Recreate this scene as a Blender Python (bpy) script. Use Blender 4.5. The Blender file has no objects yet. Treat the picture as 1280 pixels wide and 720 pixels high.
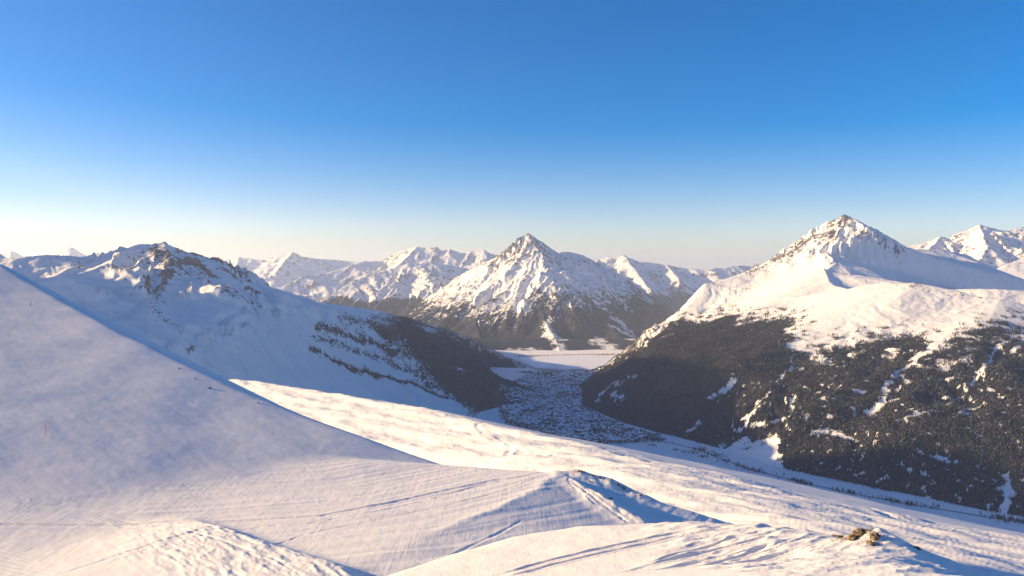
import bpy, math, random, time
import numpy as np
T0 = time.time()
rng = np.random.default_rng(7)
random.seed(7)
SC = bpy.context.scene
COL = SC.collection

# ------------------------------------------------------------------ camera, sky, sun, exposure
F = 1004.0          # focal length in pixels of the 1280 px wide photograph
HZ = 335.0          # horizon row
cam_d = bpy.data.cameras.new('camera')
cam = bpy.data.objects.new('camera', cam_d)
COL.objects.link(cam)
cam_d.sensor_width = 36.0
cam_d.lens = 36.0 * F / 1280.0
cam_d.shift_y = -(360.0 - HZ) / 1280.0
cam_d.clip_start = 0.5
cam_d.clip_end = 200000.0
cam.rotation_euler = (math.radians(90), 0, 0)
SC.camera = cam

SUN_EL = math.radians(15.5)
SUN_AZ = math.radians(-86.0)        # from +Y (view direction), negative = to the left
sun_dir = np.array([math.sin(SUN_AZ) * math.cos(SUN_EL), math.cos(SUN_AZ) * math.cos(SUN_EL), math.sin(SUN_EL)])
world = bpy.data.worlds.new('World')
SC.world = world
world.use_nodes = True
wn, wl = world.node_tree.nodes, world.node_tree.links
wn.clear()
w_out = wn.new('ShaderNodeOutputWorld')
w_bg = wn.new('ShaderNodeBackground')
w_sky = wn.new('ShaderNodeTexSky')
w_sky.sky_type = 'NISHITA'
w_sky.sun_disc = False
w_sky.sun_elevation = SUN_EL
w_sky.sun_rotation = SUN_AZ
w_sky.altitude = 2400
w_sky.air_density = 1.0
w_sky.dust_density = 2.0
w_sky.ozone_density = 1.6
w_bg.inputs['Strength'].default_value = 0.078
w_hs = wn.new('ShaderNodeHueSaturation')
w_hs.inputs['Saturation'].default_value = 1.7
w_hs.inputs['Hue'].default_value = 0.507
wl.new(w_sky.outputs[0], w_hs.inputs['Color'])
w_tint = wn.new('ShaderNodeMix'); w_tint.data_type = 'RGBA'; w_tint.blend_type = 'MULTIPLY'; w_tint.inputs[0].default_value = 1.0
w_tint.inputs[7].default_value = (1.10, 0.90, 0.95, 1)
wl.new(w_hs.outputs[0], w_tint.inputs[6])
wl.new(w_tint.outputs[2], w_bg.inputs['Color'])
wl.new(w_bg.outputs[0], w_out.inputs['Surface'])

sun_d = bpy.data.lights.new('sun', 'SUN')
sun_d.energy = 5.0
sun_d.angle = math.radians(0.5)
sun_d.color = (1.0, 0.72, 0.375)
sun = bpy.data.objects.new('sun', sun_d)
COL.objects.link(sun)
import mathutils
sun.rotation_euler = mathutils.Vector(-sun_dir).to_track_quat('-Z', 'Y').to_euler()
SC.view_settings.view_transform = 'Standard'
SC.view_settings.look = 'None'
SC.view_settings.exposure = 1.27
SC.view_settings.gamma = 1.0
SC.view_settings.use_curve_mapping = False
SC.cycles.max_bounces = 5
SC.cycles.diffuse_bounces = 2
SC.cycles.volume_bounces = 2
SC.cycles.caustics_reflective = False
SC.cycles.caustics_refractive = False

# ------------------------------------------------------------------ helpers: noise and fields
def P(px, py, Y):
    return ((px - 640.0) / F * Y, Y, -(py - HZ) / F * Y)

def _h(ix, iy, seed):
    h = (ix.astype(np.int64) * 374761393 + iy.astype(np.int64) * 668265263 + seed * 974634777) & 0xffffffff
    h = ((h ^ (h >> 13)) * 1274126177) & 0xffffffff
    h = ((h ^ (h >> 15)) * 2246822519) & 0xffffffff
    return h ^ (h >> 16)

def gnoise(x, y, seed=0):
    """gradient noise, about -1..1"""
    x0 = np.floor(x); y0 = np.floor(y)
    fx = (x - x0).astype(np.float32); fy = (y - y0).astype(np.float32)
    ix = x0.astype(np.int64); iy = y0.astype(np.int64)
    u = fx * fx * fx * (fx * (fx * 6 - 15) + 10); v = fy * fy * fy * (fy * (fy * 6 - 15) + 10)
    def g(dx, dy):
        a = _h(ix + dx, iy + dy, seed).astype(np.float32) * (2 * math.pi / 4294967296.0)
        return np.cos(a) * (fx - dx) + np.sin(a) * (fy - dy)
    a = g(0, 0); b = g(1, 0); c = g(0, 1); d = g(1, 1)
    return ((a + (b - a) * u) * (1 - v) + (c + (d - c) * u) * v) * 1.5

def fbm(x, y, octv=5, seed=0, gain=0.5, lac=2.03):
    s = 0; a = 1.0; t = 0
    for o in range(octv):
        s = s + a * gnoise(x, y, seed + o * 17); t += a
        a *= gain; x = x * lac + 13.7; y = y * lac - 7.1
    return s / t

def ridged(x, y, octv=5, seed=0, gain=0.5):
    s = 0; a = 1.0; t = 0; w = 1.0
    for o in range(octv):
        n = 1 - np.abs(gnoise(x, y, seed + o * 17)); n = n * n
        s = s + a * n * w; t += a
        w = np.clip(n * 1.6, 0, 1); a *= gain; x = x * 2.07 + 5.3; y = y * 2.07 + 9.1
    return s / t

def smooth(e0, e1, x):
    t = np.clip((x - e0) / (e1 - e0), 0, 1); return t * t * (3 - 2 * t)

def smax(a, b, k):
    h = np.clip(0.5 + 0.5 * (a - b) / k, 0, 1)
    return b + (a - b) * h + k * h * (1 - h)

def softplus(d, k):
    return np.where(d > 8 * k, d, k * np.log1p(np.exp(np.clip(d / k, -30, 8.5))))

def seg_all(x, y, pts):
    """nearest point on a polyline: distance, parameter-interpolated 3rd value, side (>0 = right of the travel direction), arc length"""
    best = np.full(x.shape, 1e18); zv = np.zeros(x.shape); sd = np.zeros(x.shape); al = np.zeros(x.shape); cb = np.zeros(x.shape)
    L = 0.0
    for a, b in zip(pts[:-1], pts[1:]):
        dx, dy = b[0] - a[0], b[1] - a[1]; l2 = dx * dx + dy * dy
        t = np.clip(((x - a[0]) * dx + (y - a[1]) * dy) / l2, 0, 1)
        ex = x - (a[0] + t * dx); ey = y - (a[1] + t * dy); d2 = ex * ex + ey * ey
        cr = ((x - a[0]) * dy - (y - a[1]) * dx) / math.sqrt(l2)
        tie = np.abs(d2 - best) <= 1e-6 * best + 1e-9
        m = np.where(tie, np.abs(cr) > cb, d2 < best)
        best = np.where(m, d2, best); cb = np.where(m, np.abs(cr), cb)
        if len(a) > 2: zv = np.where(m, a[2] + t * (b[2] - a[2]), zv)
        sd = np.where(m, cr, sd); al = np.where(m, L + t * math.sqrt(l2), al)
        L += math.sqrt(l2)
    return np.sqrt(best), zv, np.sign(sd), al

def line_sd(x, y, pts):
    d, z, s, al = seg_all(x, y, pts)
    return d * s            # positive to the right of the direction of travel

def ridge(x, y, pts, s_far=0.28, s_near=0.28, steep=0.0, L=250.0, side_right=None, steep_right=None, end=0.5, soft=0.0):
    """a mountain ridge: the height falls away from the polyline, steeper near the crest; s for the left / right side of the travel
    direction; beyond the two ends it falls by `end` more"""
    sr = s_near if side_right is None else side_right
    kr = steep if steep_right is None else steep_right
    num = np.zeros(x.shape); den = np.zeros(x.shape); dmin = np.full(x.shape, 1e9)
    n = len(pts) - 1
    for i, (a, b) in enumerate(zip(pts[:-1], pts[1:])):
        dx, dy = b[0] - a[0], b[1] - a[1]; ln = math.hypot(dx, dy)
        tr = ((x - a[0]) * dx + (y - a[1]) * dy) / ln          # metres along
        t = np.clip(tr / ln, 0, 1)
        d = np.sqrt((x - a[0] - t * dx) ** 2 + (y - a[1] - t * dy) ** 2)
        c = ((x - a[0]) * dy - (y - a[1]) * dx) / ln           # metres to the right
        wr = np.clip(0.5 + c / (0.5 * d + 1), 0, 1)
        s = s_far + (sr - s_far) * wr; k = steep + (kr - steep) * wr
        ds = np.sqrt(d * d + soft * soft) - soft
        h = a[2] + t * (b[2] - a[2]) - s * ds - k * L * (1 - np.exp(-ds / L))
        if i == 0: h = h - end * np.maximum(0, -tr)
        if i == n - 1: h = h - end * np.maximum(0, tr - ln)
        w = ((d + 8.0) / 1000.0) ** -7.0
        num += w * h; den += w; dmin = np.minimum(dmin, d)
    return num / den, dmin

def tps(pts):
    p = np.array(pts, float); n = len(p)
    def U(r): return np.where(r > 0, r * r * np.log(r + 1e-9), 0)
    r = np.hypot(p[:, None, 0] - p[None, :, 0], p[:, None, 1] - p[None, :, 1])
    A = np.zeros((n + 3, n + 3)); A[:n, :n] = U(r) + np.eye(n) * 2.0; A[:n, n] = 1; A[:n, n + 1] = p[:, 0]; A[:n, n + 2] = p[:, 1]
    A[n, :n] = 1; A[n + 1, :n] = p[:, 0]; A[n + 2, :n] = p[:, 1]
    w = np.linalg.solve(A, np.r_[p[:, 2], 0, 0, 0])
    def f(x, y):
        s = w[n] + w[n + 1] * x + w[n + 2] * y
        for i in range(n):
            s = s + w[i] * U(np.hypot(x - p[i, 0], y - p[i, 1]))
        return s
    return f

def erosion(x, y, hx, hy, cell, amp, octv=4, seed=3, branch=1.4, slope_k=3.0):
    """gullies running down the fall line (hx, hy = gradient of the base height)"""
    dx = -hy * slope_k; dy = hx * slope_k
    out = np.zeros(x.shape, np.float32); a = 1.0
    fr = 1.0 / cell
    gx = np.zeros(x.shape, np.float32); gy = np.zeros(x.shape, np.float32)
    for o in range(octv):
        px = x * fr + o * 3.1; py = y * fr + o * 7.7
        cx = dx + gy * branch; cy = dy - gx * branch
        ip_x = np.floor(px); ip_y = np.floor(py); fx = (px - ip_x).astype(np.float32); fy = (py - ip_y).astype(np.float32)
        ix = ip_x.astype(np.int64); iy = ip_y.astype(np.int64)
        va = 0; vx = 0; vy = 0; wt = 0
        cx32 = cx.astype(np.float32) ; cy32 = cy.astype(np.float32)
        for i in range(-1, 2):
            for j in range(-1, 2):
                h = _h(ix + i, iy + j, seed + o * 31)
                hx_ = ((h & 0xffff).astype(np.float32) / 65535.0); hy_ = ((h >> 16).astype(np.float32) / 65535.0)
                ppx = fx - i - hx_; ppy = fy - j - hy_
                d = ppx * ppx + ppy * ppy
                w = np.exp(-d * 2.0)
                ph = (ppx * cx32 + ppy * cy32) * 6.28318 + (h & 255).astype(np.float32) * 0.0
                c = np.cos(ph); s_ = np.sin(ph)
                va = va + c * w; vx = vx - s_ * cx32 * w; vy = vy - s_ * cy32 * w; wt = wt + w
        va = va / wt; vx = vx / wt; vy = vy / wt
        out = out + va * a; gx = gx + vx * a; gy = gy + vy * a
        a *= 0.5; fr *= 2.0
    return out * amp

# ------------------------------------------------------------------ helpers: objects
def tag(o, label=None, cat=None, group=None, kind=None):
    if label: o['label'] = label
    if cat: o['category'] = cat
    if group: o['group'] = group
    if kind: o['kind'] = kind
    return o

def mesh_np(name, V, Q, mat, attrs=None, smooth_shade=True, parent=None, tri=False):
    me = bpy.data.meshes.new(name)
    n = 3 if tri else 4
    me.vertices.add(len(V)); me.vertices.foreach_set('co', np.ascontiguousarray(V, np.float32).ravel())
    me.loops.add(len(Q) * n); me.loops.foreach_set('vertex_index', np.ascontiguousarray(Q, np.int32).ravel())
    me.polygons.add(len(Q)); me.polygons.foreach_set('loop_start', np.arange(0, len(Q) * n, n, dtype=np.int32))
    if smooth_shade: me.polygons.foreach_set('use_smooth', np.ones(len(Q), bool))
    me.update(calc_edges=True)
    if attrs:
        for k, v in attrs.items():
            a = me.attributes.new(k, 'FLOAT', 'POINT'); a.data.foreach_set('value', np.ascontiguousarray(v, np.float32).ravel())
    for m in (mat if isinstance(mat, (list, tuple)) else [mat]): me.materials.append(m)
    o = bpy.data.objects.new(name, me); COL.objects.link(o)
    if parent: o.parent = parent
    return o

def grid_quads(nr, nc):
    i = np.arange(nr * nc).reshape(nr, nc)
    return np.stack([i[:-1, :-1], i[:-1, 1:], i[1:, 1:], i[1:, :-1]], -1).reshape(-1, 4)

def compact(V, Q, attrs, keep):
    Q = Q[keep]; used = np.zeros(len(V), bool); used[Q.ravel()] = True
    idx = np.cumsum(used) - 1
    return V[used], idx[Q], {k: v[used] for k, v in attrs.items()}

# ------------------------------------------------------------------ materials
def new_mat(name):
    m = bpy.data.materials.new(name); m.use_nodes = True
    nt = m.node_tree; nt.nodes.clear()
    out = nt.nodes.new('ShaderNodeOutputMaterial'); b = nt.nodes.new('ShaderNodeBsdfPrincipled')
    nt.links.new(b.outputs[0], out.inputs['Surface'])
    return m, nt, b

class NB:
    def __init__(s, nt): s.nt = nt; s.pos = s.n('ShaderNodeNewGeometry').outputs['Position']
    def n(s, t, **k):
        o = s.nt.nodes.new(t)
        for a, v in k.items(): setattr(o, a, v)
        return o
    def l(s, a, b): s.nt.links.new(a, b)
    def math(s, op, a, b=None, c=None, clamp=False):
        o = s.n('ShaderNodeMath', operation=op, use_clamp=clamp)
        for i, v in enumerate((a, b, c)):
            if v is None: continue
            if isinstance(v, (int, float)): o.inputs[i].default_value = v
            else: s.l(v, o.inputs[i])
        return o.outputs[0]
    def noise(s, scale, detail=4, rough=0.55, vec=None, stretch=None, rot=0.0, dist=0.0):
        v = vec or s.pos
        if stretch:
            mp = s.n('ShaderNodeMapping'); mp.inputs['Scale'].default_value = stretch; mp.inputs['Rotation'].default_value = (0, 0, rot)
            s.l(v, mp.inputs['Vector']); v = mp.outputs[0]
        o = s.n('ShaderNodeTexNoise'); o.inputs['Scale'].default_value = scale; o.inputs['Detail'].default_value = detail
        o.inputs['Roughness'].default_value = rough; o.inputs['Distortion'].default_value = dist
        s.l(v, o.inputs['Vector']); return o.outputs['Fac']
    def ramp(s, f, lo, hi):
        o = s.n('ShaderNodeMapRange', interpolation_type='SMOOTHSTEP')
        o.inputs['From Min'].default_value = lo; o.inputs['From Max'].default_value = hi
        s.l(f, o.inputs['Value']); return o.outputs[0]
    def mix(s, f, a, b):
        o = s.n('ShaderNodeMix', data_type='RGBA')
        if isinstance(f, (int, float)): o.inputs[0].default_value = f
        else: s.l(f, o.inputs[0])
        for i, v in ((6, a), (7, b)):
            if isinstance(v, tuple): o.inputs[i].default_value = (*v, 1)
            else: s.l(v, o.inputs[i])
        return o.outputs[2]
    def attr(s, name):
        o = s.n('ShaderNodeAttribute'); o.attribute_name = name; return o.outputs['Fac']
    def bump(s, h, dist, strength=1.0, prev=None):
        o = s.n('ShaderNodeBump'); o.inputs['Distance'].default_value = dist; o.inputs['Strength'].default_value = strength
        s.l(h, o.inputs['Height'])
        if prev: s.l(prev, o.inputs['Normal'])
        return o.outputs[0]

SNOW = (0.90, 0.865, 0.81)
SNOW2 = (0.83, 0.80, 0.765)

def mat_near_snow(name, layers):
    """layers: (noise scale, stretch across, turn, relief in metres)"""
    m, nt, b = new_mat(name); q = NB(nt)
    b.inputs['Roughness'].default_value = 0.75; b.inputs['Specular IOR Level'].default_value = 0.2
    n1 = q.noise(0.35, 5, 0.6)
    c = q.mix(q.ramp(n1, 0.35, 0.7), SNOW, SNOW2)
    dm = q.math('MULTIPLY', q.attr('dirt'), q.ramp(q.noise(1.3, 6, 0.7), 0.46, 0.60), clamp=True)
    c = q.mix(dm, c, (0.15, 0.12, 0.085))
    q.l(c, b.inputs['Base Color'])
    bb = None
    for sc, st, rot, dist in layers:
        bb = q.bump(q.noise(sc, 5, 0.62, stretch=(1.0, st, 1.0), rot=rot), dist, 1.0, bb)
    q.l(bb, b.inputs['Normal'])
    return m

def mat_mountain(name, fine, rock_lo=0.42, rock_hi=0.58, rock=(0.085, 0.075, 0.072), bumpd=6.0):
    """snow; rock and scrub where the attributes say so, broken up by fine noise"""
    m, nt, b = new_mat(name); q = NB(nt)
    b.inputs['Roughness'].default_value = 0.8; b.inputs['Specular IOR Level'].default_value = 0.15
    n = q.noise(fine, 6, 0.68)
    n_r = q.noise(fine * 2.2, 5, 0.7, stretch=(1, 1, 0.35))
    rk = q.attr('rock'); fo = q.attr('forest')
    rv = q.math('ADD', rk, q.math('MULTIPLY', q.math('SUBTRACT', n_r, 0.5), 2.3))
    rmask = q.ramp(rv, rock_lo, rock_hi)
    rcol = q.mix(q.ramp(n, 0.35, 0.65), rock, tuple(c * 2.0 for c in rock))
    c = q.mix(q.ramp(q.noise(fine * 0.3, 4, 0.6), 0.3, 0.7), SNOW, SNOW2)
    c = q.mix(rmask, c, rcol)
    n_f = q.noise(fine * 3.0, 5, 0.75)
    fv = q.math('ADD', fo, q.math('MULTIPLY', q.math('SUBTRACT', n_f, 0.5), 2.3))
    fmask = q.ramp(fv, 0.42, 0.62)
    fcol = q.mix(q.ramp(q.noise(fine * 5, 3, 0.6), 0.4, 0.62), (0.012, 0.016, 0.018), (0.036, 0.033, 0.032))
    c = q.mix(fmask, c, fcol)
    q.l(c, b.inputs['Base Color'])
    hb = q.noise(fine * 1.5, 6, 0.65)
    q.l(q.bump(hb, bumpd), b.inputs['Normal'])
    return m

def mat_plain(name, col, rough=0.8, var=0.0, scale=1.0):
    m, nt, b = new_mat(name); q = NB(nt)
    b.inputs['Roughness'].default_value = rough; b.inputs['Specular IOR Level'].default_value = 0.2
    if var:
        c = q.mix(q.ramp(q.noise(scale, 4, 0.6), 0.35, 0.65), tuple(x * (1 - var) for x in col), tuple(min(1, x * (1 + var)) for x in col))
        q.l(c, b.inputs['Base Color'])
    else: b.inputs['Base Color'].default_value = (*col, 1)
    return m

M_snow = mat_near_snow('wind_packed_snow', [(22.0, 0.5, 0.3, 0.006), (6.0, 0.4, 0.6, 0.022), (1.0, 0.4, 0.9, 0.035)])
M_piste = mat_near_snow('groomed_snow', [(7.0, 0.12, -0.55, 0.018), (2.2, 0.05, -0.5, 0.03), (0.8, 0.3, -0.5, 0.02)])
M_plateau = mat_near_snow('open_snow', [(0.9, 0.5, 0.4, 0.06), (0.14, 0.35, 0.55, 0.28)])
M_hillsnow = mat_near_snow('hill_snow', [(5.0, 0.5, 0.5, 0.014), (0.6, 0.35, 0.75, 0.018)])
M_mtn = mat_mountain('snow_and_rock', 0.018, bumpd=5.0)
M_mid = mat_mountain('snow_and_rock_far', 0.008, bumpd=12.0)
M_far = mat_mountain('snow_and_rock_distant', 0.004, bumpd=20.0)

# ------------------------------------------------------------------ near terrain (near unit = S metres)
S = 1.0
piste_f = tps([(-63, 99.5, -27.7), (-50, 103, -28.9), (-37.8, 111.6, -29.8), (-9.9, 129, -31.2), (6.3, 125, -31.6), (-5.8, 97, -30.9), (-12.1, 87, -30.3),
               (-49.7, 78, -29.9), (-36, 82, -29.8), (-36.5, 94, -30.0), (-15.6, 78.5, -30.1), (-70, 50, -29), (0, 45, -30), (-110, 90, -26.5), (-20, 115, -30.8)])
E_line = [(-45, 40), (-20, 74), (-12.1, 87), (-5.8, 97), (1.5, 110), (7.0, 122), (9.5, 140), (12, 200)]
P_crest = [(-60, 120), (-30, 128), (-12, 128.5), (6.5, 125), (12, 124), (40, 116)]
hill_crest = [(-700, 150), (-300, 190), (-190, 218), (-140, 220), (-83, 173.7), (-51.8, 152.8), (-30, 141.5), (-10, 132.5), (10, 124), (40, 110)]
mound_r = [(6.3, 124.5, -31.7), (10.8, 125, -31.4), (14.8, 124, -32.4), (19.3, 121, -34.1), (24.5, 117, -36.5), (29, 113, -38.8), (38, 106, -43)]
spur_r = [(7.4, 124, -32.1), (9, 121, -31.9), (12.6, 115, -32.4), (16.4, 110, -33.6), (19, 106, -34.5), (25, 97, -38)]
dome_crest = [(-80, 10), (-30, 24), (-12, 40), (-7.59, 47.62), (-4.15, 52.06), (0.0, 56.28), (4.65, 58.41), (11.97, 57.21), (16.9, 54.74), (19.06, 51.71), (20.2, 48.6), (22.4, 48.4), (22.2, 46.5), (20.9, 43), (18.9, 39.5), (16.5, 33), (14.5, 20), (13.5, 0), (13.5, -60)]
plat_edge = [(-2600, 3600), (-1200, 2150), (-2600, 2900), (-419, 1276), (-222, 1011), (-101, 848), (-29, 722), (58, 592), (110, 502), (153, 428), (182, 385), (217, 341), (253, 295), (420, 190), (700, -100)]
# ski tracks on the near dome and the piste (near units)
def on_dome(px, py):
    s = (py - HZ) / F; Y = (-17.2 + 0.13 * 45) / (-s + 0.13)
    Y = (17.2 - 0.13 * 45) / (s - 0.13 + 0.07 * (px - 640) / F)
    return ((px - 640) / F * Y, Y)
dome_tracks = [[(600, 725), (680, 703), (770, 682), (840, 667), (900, 658), (960, 656)],
               [(610, 728), (690, 707), (780, 686), (850, 670), (910, 661), (965, 659)],
               [(760, 722), (830, 702), (900, 686), (960, 672), (1010, 666)],
               [(790, 712), (850, 692), (920, 672), (980, 662)],
               [(770, 728), (850, 708), (930, 690), (985, 676), (1035, 672)],
               [(880, 722), (930, 704), (985, 690), (1040, 684)],
               [(820, 726), (900, 704), (965, 684), (1000, 672), (1030, 668)]]
dome_tracks = [[on_dome(*p) for p in t] for t in dome_tracks]
def on_piste(px, py):
    s = (py - HZ) / F; k = (px - 640) / F; lo, hi = 60.0, 150.0
    for _ in range(40):
        Y = (lo + hi) / 2
        z = float(piste_f(np.array(k * Y), np.array(Y)))
        if -s * Y > z: lo = Y
        else: hi = Y
    return (k * Y, Y)
piste_tracks = [[(-60, 660), (0, 656), (150, 657), (300, 652), (400, 645), (480, 630), (560, 612), (620, 600), (690, 592)],
                [(280, 662), (380, 655), (470, 640), (540, 624), (600, 606), (660, 594)],
                [(120, 645), (260, 668), (380, 700), (440, 722)],
                [(90, 645), (230, 672), (340, 710), (370, 724)],
                [(40, 730), (170, 695), (270, 668), (360, 655)],
                [(500, 722), (560, 692), (610, 668), (660, 640)],
                [(230, 672), (380, 682), (480, 690), (560, 680)],
                [(-20, 625), (150, 632), (300, 628), (430, 615), (560, 598)],
                [(300, 700), (380, 668), (470, 650), (560, 632), (640, 610), (680, 594)],
                [(-20, 640), (120, 645), (260, 640), (400, 628), (520, 608), (600, 596)]]
piste_tracks = [[on_piste(*p) for p in t] for t in piste_tracks]
spur_tracks = [[(8.2, 122), (12.0, 113), (14.8, 108.5), (18, 102)], [(7.6, 121), (11.0, 113), (14.0, 107), (17, 101)], [(8.8, 121.5), (12.8, 113.5), (15.8, 109), (19, 103)]]

def on_plat(px, py):
    s = (py - HZ) / F; k = (px - 640) / F; Y = 136 / (s + 0.10 * k); return (k * Y, Y)
plat_tracks = [[(690, 588), (665, 575), (640, 562), (615, 548), (600, 540), (596, 534), (606, 530)], [(680, 590), (650, 572), (622, 556), (580, 540), (540, 530)], [(648, 590), (634, 580), (640, 570), (628, 560)],
               [(1100, 645), (1130, 662), (1180, 678), (1220, 690), (1280, 705)], [(1092, 645), (1120, 664), (1165, 682), (1210, 700)], [(850, 600), (930, 618), (1020, 630), (1090, 645)], [(880, 640), (960, 640), (1040, 652)]]
plat_tracks = [[on_plat(*p) for p in t] for t in plat_tracks]

def near_h(x, y, detail=True):
    """x, y in near units; returns height in near units and an id of the surface on top"""
    # left hill
    a = -31 - 0.18 * (x + 35) + 0.12 * (y - 110)
    a = a + np.where(x < -155, 0.13 * (x + 155), 0) + np.where(x < -200, 0.12 * (x + 200), 0)
    d = line_sd(x, y, hill_crest)          # travelling right: right side = towards the camera
    a = a + 0.7 * fbm(x / 45.0, y / 45.0, 3, 66)
    hill = a - 0.55 * softplus(-d, 0.6) - 0.04 * np.exp(-np.abs(d) / 6) 
    # a gentler apron at the foot that catches the sun
    ax, ay = x + 23.5, y - 124
    # piste
    pz = piste_f(np.clip(x, -130, 60), np.clip(y, 30, 160))
    dE = line_sd(x, y, E_line) + 0.9 * gnoise(x / 9.0, y / 9.0, 65)
    ca, sa = math.cos(0.50), math.sin(0.50); ax, ay = x + 24.5, y - 123
    al_, ac_ = ax * ca + ay * sa, -ax * sa + ay * ca
    pz = pz + 0.4 * np.exp(-(al_ / 10.0) ** 2 - (ac_ / 5.5) ** 2)
    eS = 0.07 + 0.13 * smooth(84, 112, y)
    dC = -line_sd(x, y, P_crest)
    pist = pz - eS * softplus(dE, 0.5) - 0.5 * softplus(dC, 0.8)
    # low hump of pushed-up snow, bottom left
    hl = [(-42, 97), (-36, 92), (-27, 85), (-17, 78), (-8, 68)]
    dh = line_sd(x, y, hl)
    dd, _, _, al = seg_all(x, y, hl)
    left = np.where(dh > 0, np.exp(-(dh / 13) ** 2), np.exp(-(dh / 1.9) ** 2))
    pist = pist + 1.0 * left * smooth(0, 12, al) * smooth(40, 60, y)
    # mound and spur
    mo, _ = ridge(x, y, mound_r, 0.5, 0.42, soft=1.6)
    mo = mo + 0.35 * fbm(x / 5.0, y / 5.0, 3, 67)
    dsp, zsp, ssp, asp = seg_all(x, y, spur_r)
    dsp = np.maximum(0, dsp + 0.8 * fbm(x / 5.0, y / 5.0, 3, 68))
    sp = zsp - np.where(ssp > 0, 0.10 * np.minimum(dsp, 2.8) + 0.42 * softplus(dsp - 2.8, 0.7), 0.6 * dsp)
    # dome (near knoll)
    base = -17.2 - 0.13 * (y - 45) + 0.07 * x
    base = np.where(y < 44, -17.07 + (44 - np.maximum(y, 0)) * 0.357 + 0.07 * x * smooth(0, 44, y), base)
    base = base - 0.40 * softplus(x - 34, 1.0)
    dD = line_sd(x, y, dome_crest)
    dome = base - (0.65 - 0.2 * smooth(20, 23, x)) * softplus(-dD, 0.5)
    # plateau below, in metres
    X, Yq = x * S, y * S
    dP = -line_sd(X, Yq, plat_edge)
    Dy = np.interp(X, [p[0] for p in plat_edge], [p[1] for p in plat_edge]) - Yq
    Xe = np.minimum(X, np.interp(Yq, [p[1] for p in plat_edge][::-1], [p[0] for p in plat_edge][::-1]))
    pl = -136 + 0.10 * Xe + 0.17 * smooth(-100, 150, X) * np.clip(Dy, 0, 400) - 0.235 * softplus(dP, 2.0) - 0.36 * softplus(dP - 430, 40) - 0.015 * np.maximum(0, X - 300)
    streak = fbm(X * 0.012 + Yq * 0.006, -X * 0.012 / 4 + Yq * 0.045, 4, 41)
    stk = fbm((X * 0.6 - Yq * 0.8) / 90.0, (X * 0.8 + Yq * 0.6) / 22.0, 5, 44)
    pl = pl + (3.2 * stk + 2.2 * streak) * smooth(60, -10, dP) 
    pl = pl + 5.0 * fbm(X / 260.0, Yq / 260.0, 4, 45) * smooth(0, 200, dP)
    plat = pl / S
    rid = np.zeros(x.shape, np.int8)
    h = smax(plat, pist, 1.0)
    rid = np.where(pist > plat, 1, rid)
    h = np.where(pist - 4 < plat, h, np.maximum(plat, pist))
    k = smax(mo, sp, 0.5); m2 = smax(k, h, 0.9); rid = np.where((k > h), 3, rid); h = m2
    m2 = smax(hill, h, 0.8); rid = np.where(hill > h, 2, rid); h = m2
    m2 = smax(dome, h, 0.3); rid = np.where(dome > h, 4, rid); h = m2
    dirt = np.zeros(x.shape)
    if detail:
        is_p = (rid == 1); is_h = rid == 2; is_m = rid == 3; is_d = rid == 4; is_pl = rid == 0
        # general relief
        h = h + 0.25 * fbm(x / 9.0, y / 9.0, 4, 5) * np.where(is_p | is_d, 0.35, np.where(is_pl, 0.0, np.where(is_h, 0.22, 0.8)))
        # hill: wind streaks and faint rock specks
        hs = fbm((x * 0.8 - y * 0.6) / 14.0, (x * 0.6 + y * 0.8) / 2.6, 4, 9)
        h = h + np.where(is_h, 0.028 * hs + 0.010 * fbm(x / 1.2, y / 1.2, 3, 10), 0)
        # piste: groomed lines that follow its course
        dpt = line_sd(x, y, [(-90, 92), (-45, 97), (-20, 108), (0, 128), (4, 140)])
        gro = fbm(dpt / 1.1, (x + y) / 60.0, 3, 21)
        h = h + np.where(is_p, 0.07 * gro + 0.02 * fbm(x / 1.0, y / 1.0, 3, 22), 0)
        # churned snow on the hump
        chm = smooth(0.35, 0.8, left) * smooth(0, 14, al) * smooth(56, 66, y) * is_p
        h = h + chm * (0.16 * ridged((x + y) / 2.0, (x - y) / 5.0, 4, 23) + 0.05 * gnoise((x + y) / 0.6, (x - y) / 4.5, 25) + 0.03 * fbm(x / .5, y / .5, 2, 26))
        # corduroy in the corner, bottom left
        cm = smooth(14, 20, dh) * smooth(96, 86, y) * is_p
        h = h + cm * 0.03 * np.sin((0.35 * x + 0.94 * y) * 9.0)
        # mound texture
        h = h + np.where(is_m, 0.22 * fbm(x / 2.2, y / 2.2, 4, 31), 0)
        on_sp = is_m & (sp > mo)
        cx = np.where(ssp > 0, dsp, -dsp)
        h = h + np.where(on_sp, 0.03 * np.sin(cx * 9.0 + 1.5 * gnoise(x / 3, y / 3, 64)) * smooth(3.6, 3.0, cx), 0)
        dirt = np.where(is_m & (mo >= sp), np.exp(-(np.abs(seg_all(x, y, mound_r)[0]) / 0.7) ** 2), 0) * 0.9
        # dome
        h = h + np.where(is_d, 0.05 * fbm(x / 2.5, y / 2.5, 4, 33), 0)
        px = 640 + x / np.maximum(y, 1) * F
        rough = is_d * smooth(7.0, 12.0, x + 0.25 * (y - 50) * 0) * smooth(30, 22, x)
        h = h + rough * (0.28 * (ridged((x * 0.9 + y * 0.44) / 5.0, (y * 0.9 - x * 0.44) / 1.8, 4, 35) - 0.4))
        # plateau fine
        h = h + np.where(is_pl & (dP < 20), 0.16 * fbm(X / 7.0, Yq / 4.0, 4, 37), 0)
        pt = fbm(X / 26.0 - Yq / 60.0, Yq / 9.0 + X / 40.0, 4, 38)
        h = h + np.where(is_pl & (dP < 60), 0.6 * pt, 0)
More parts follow.
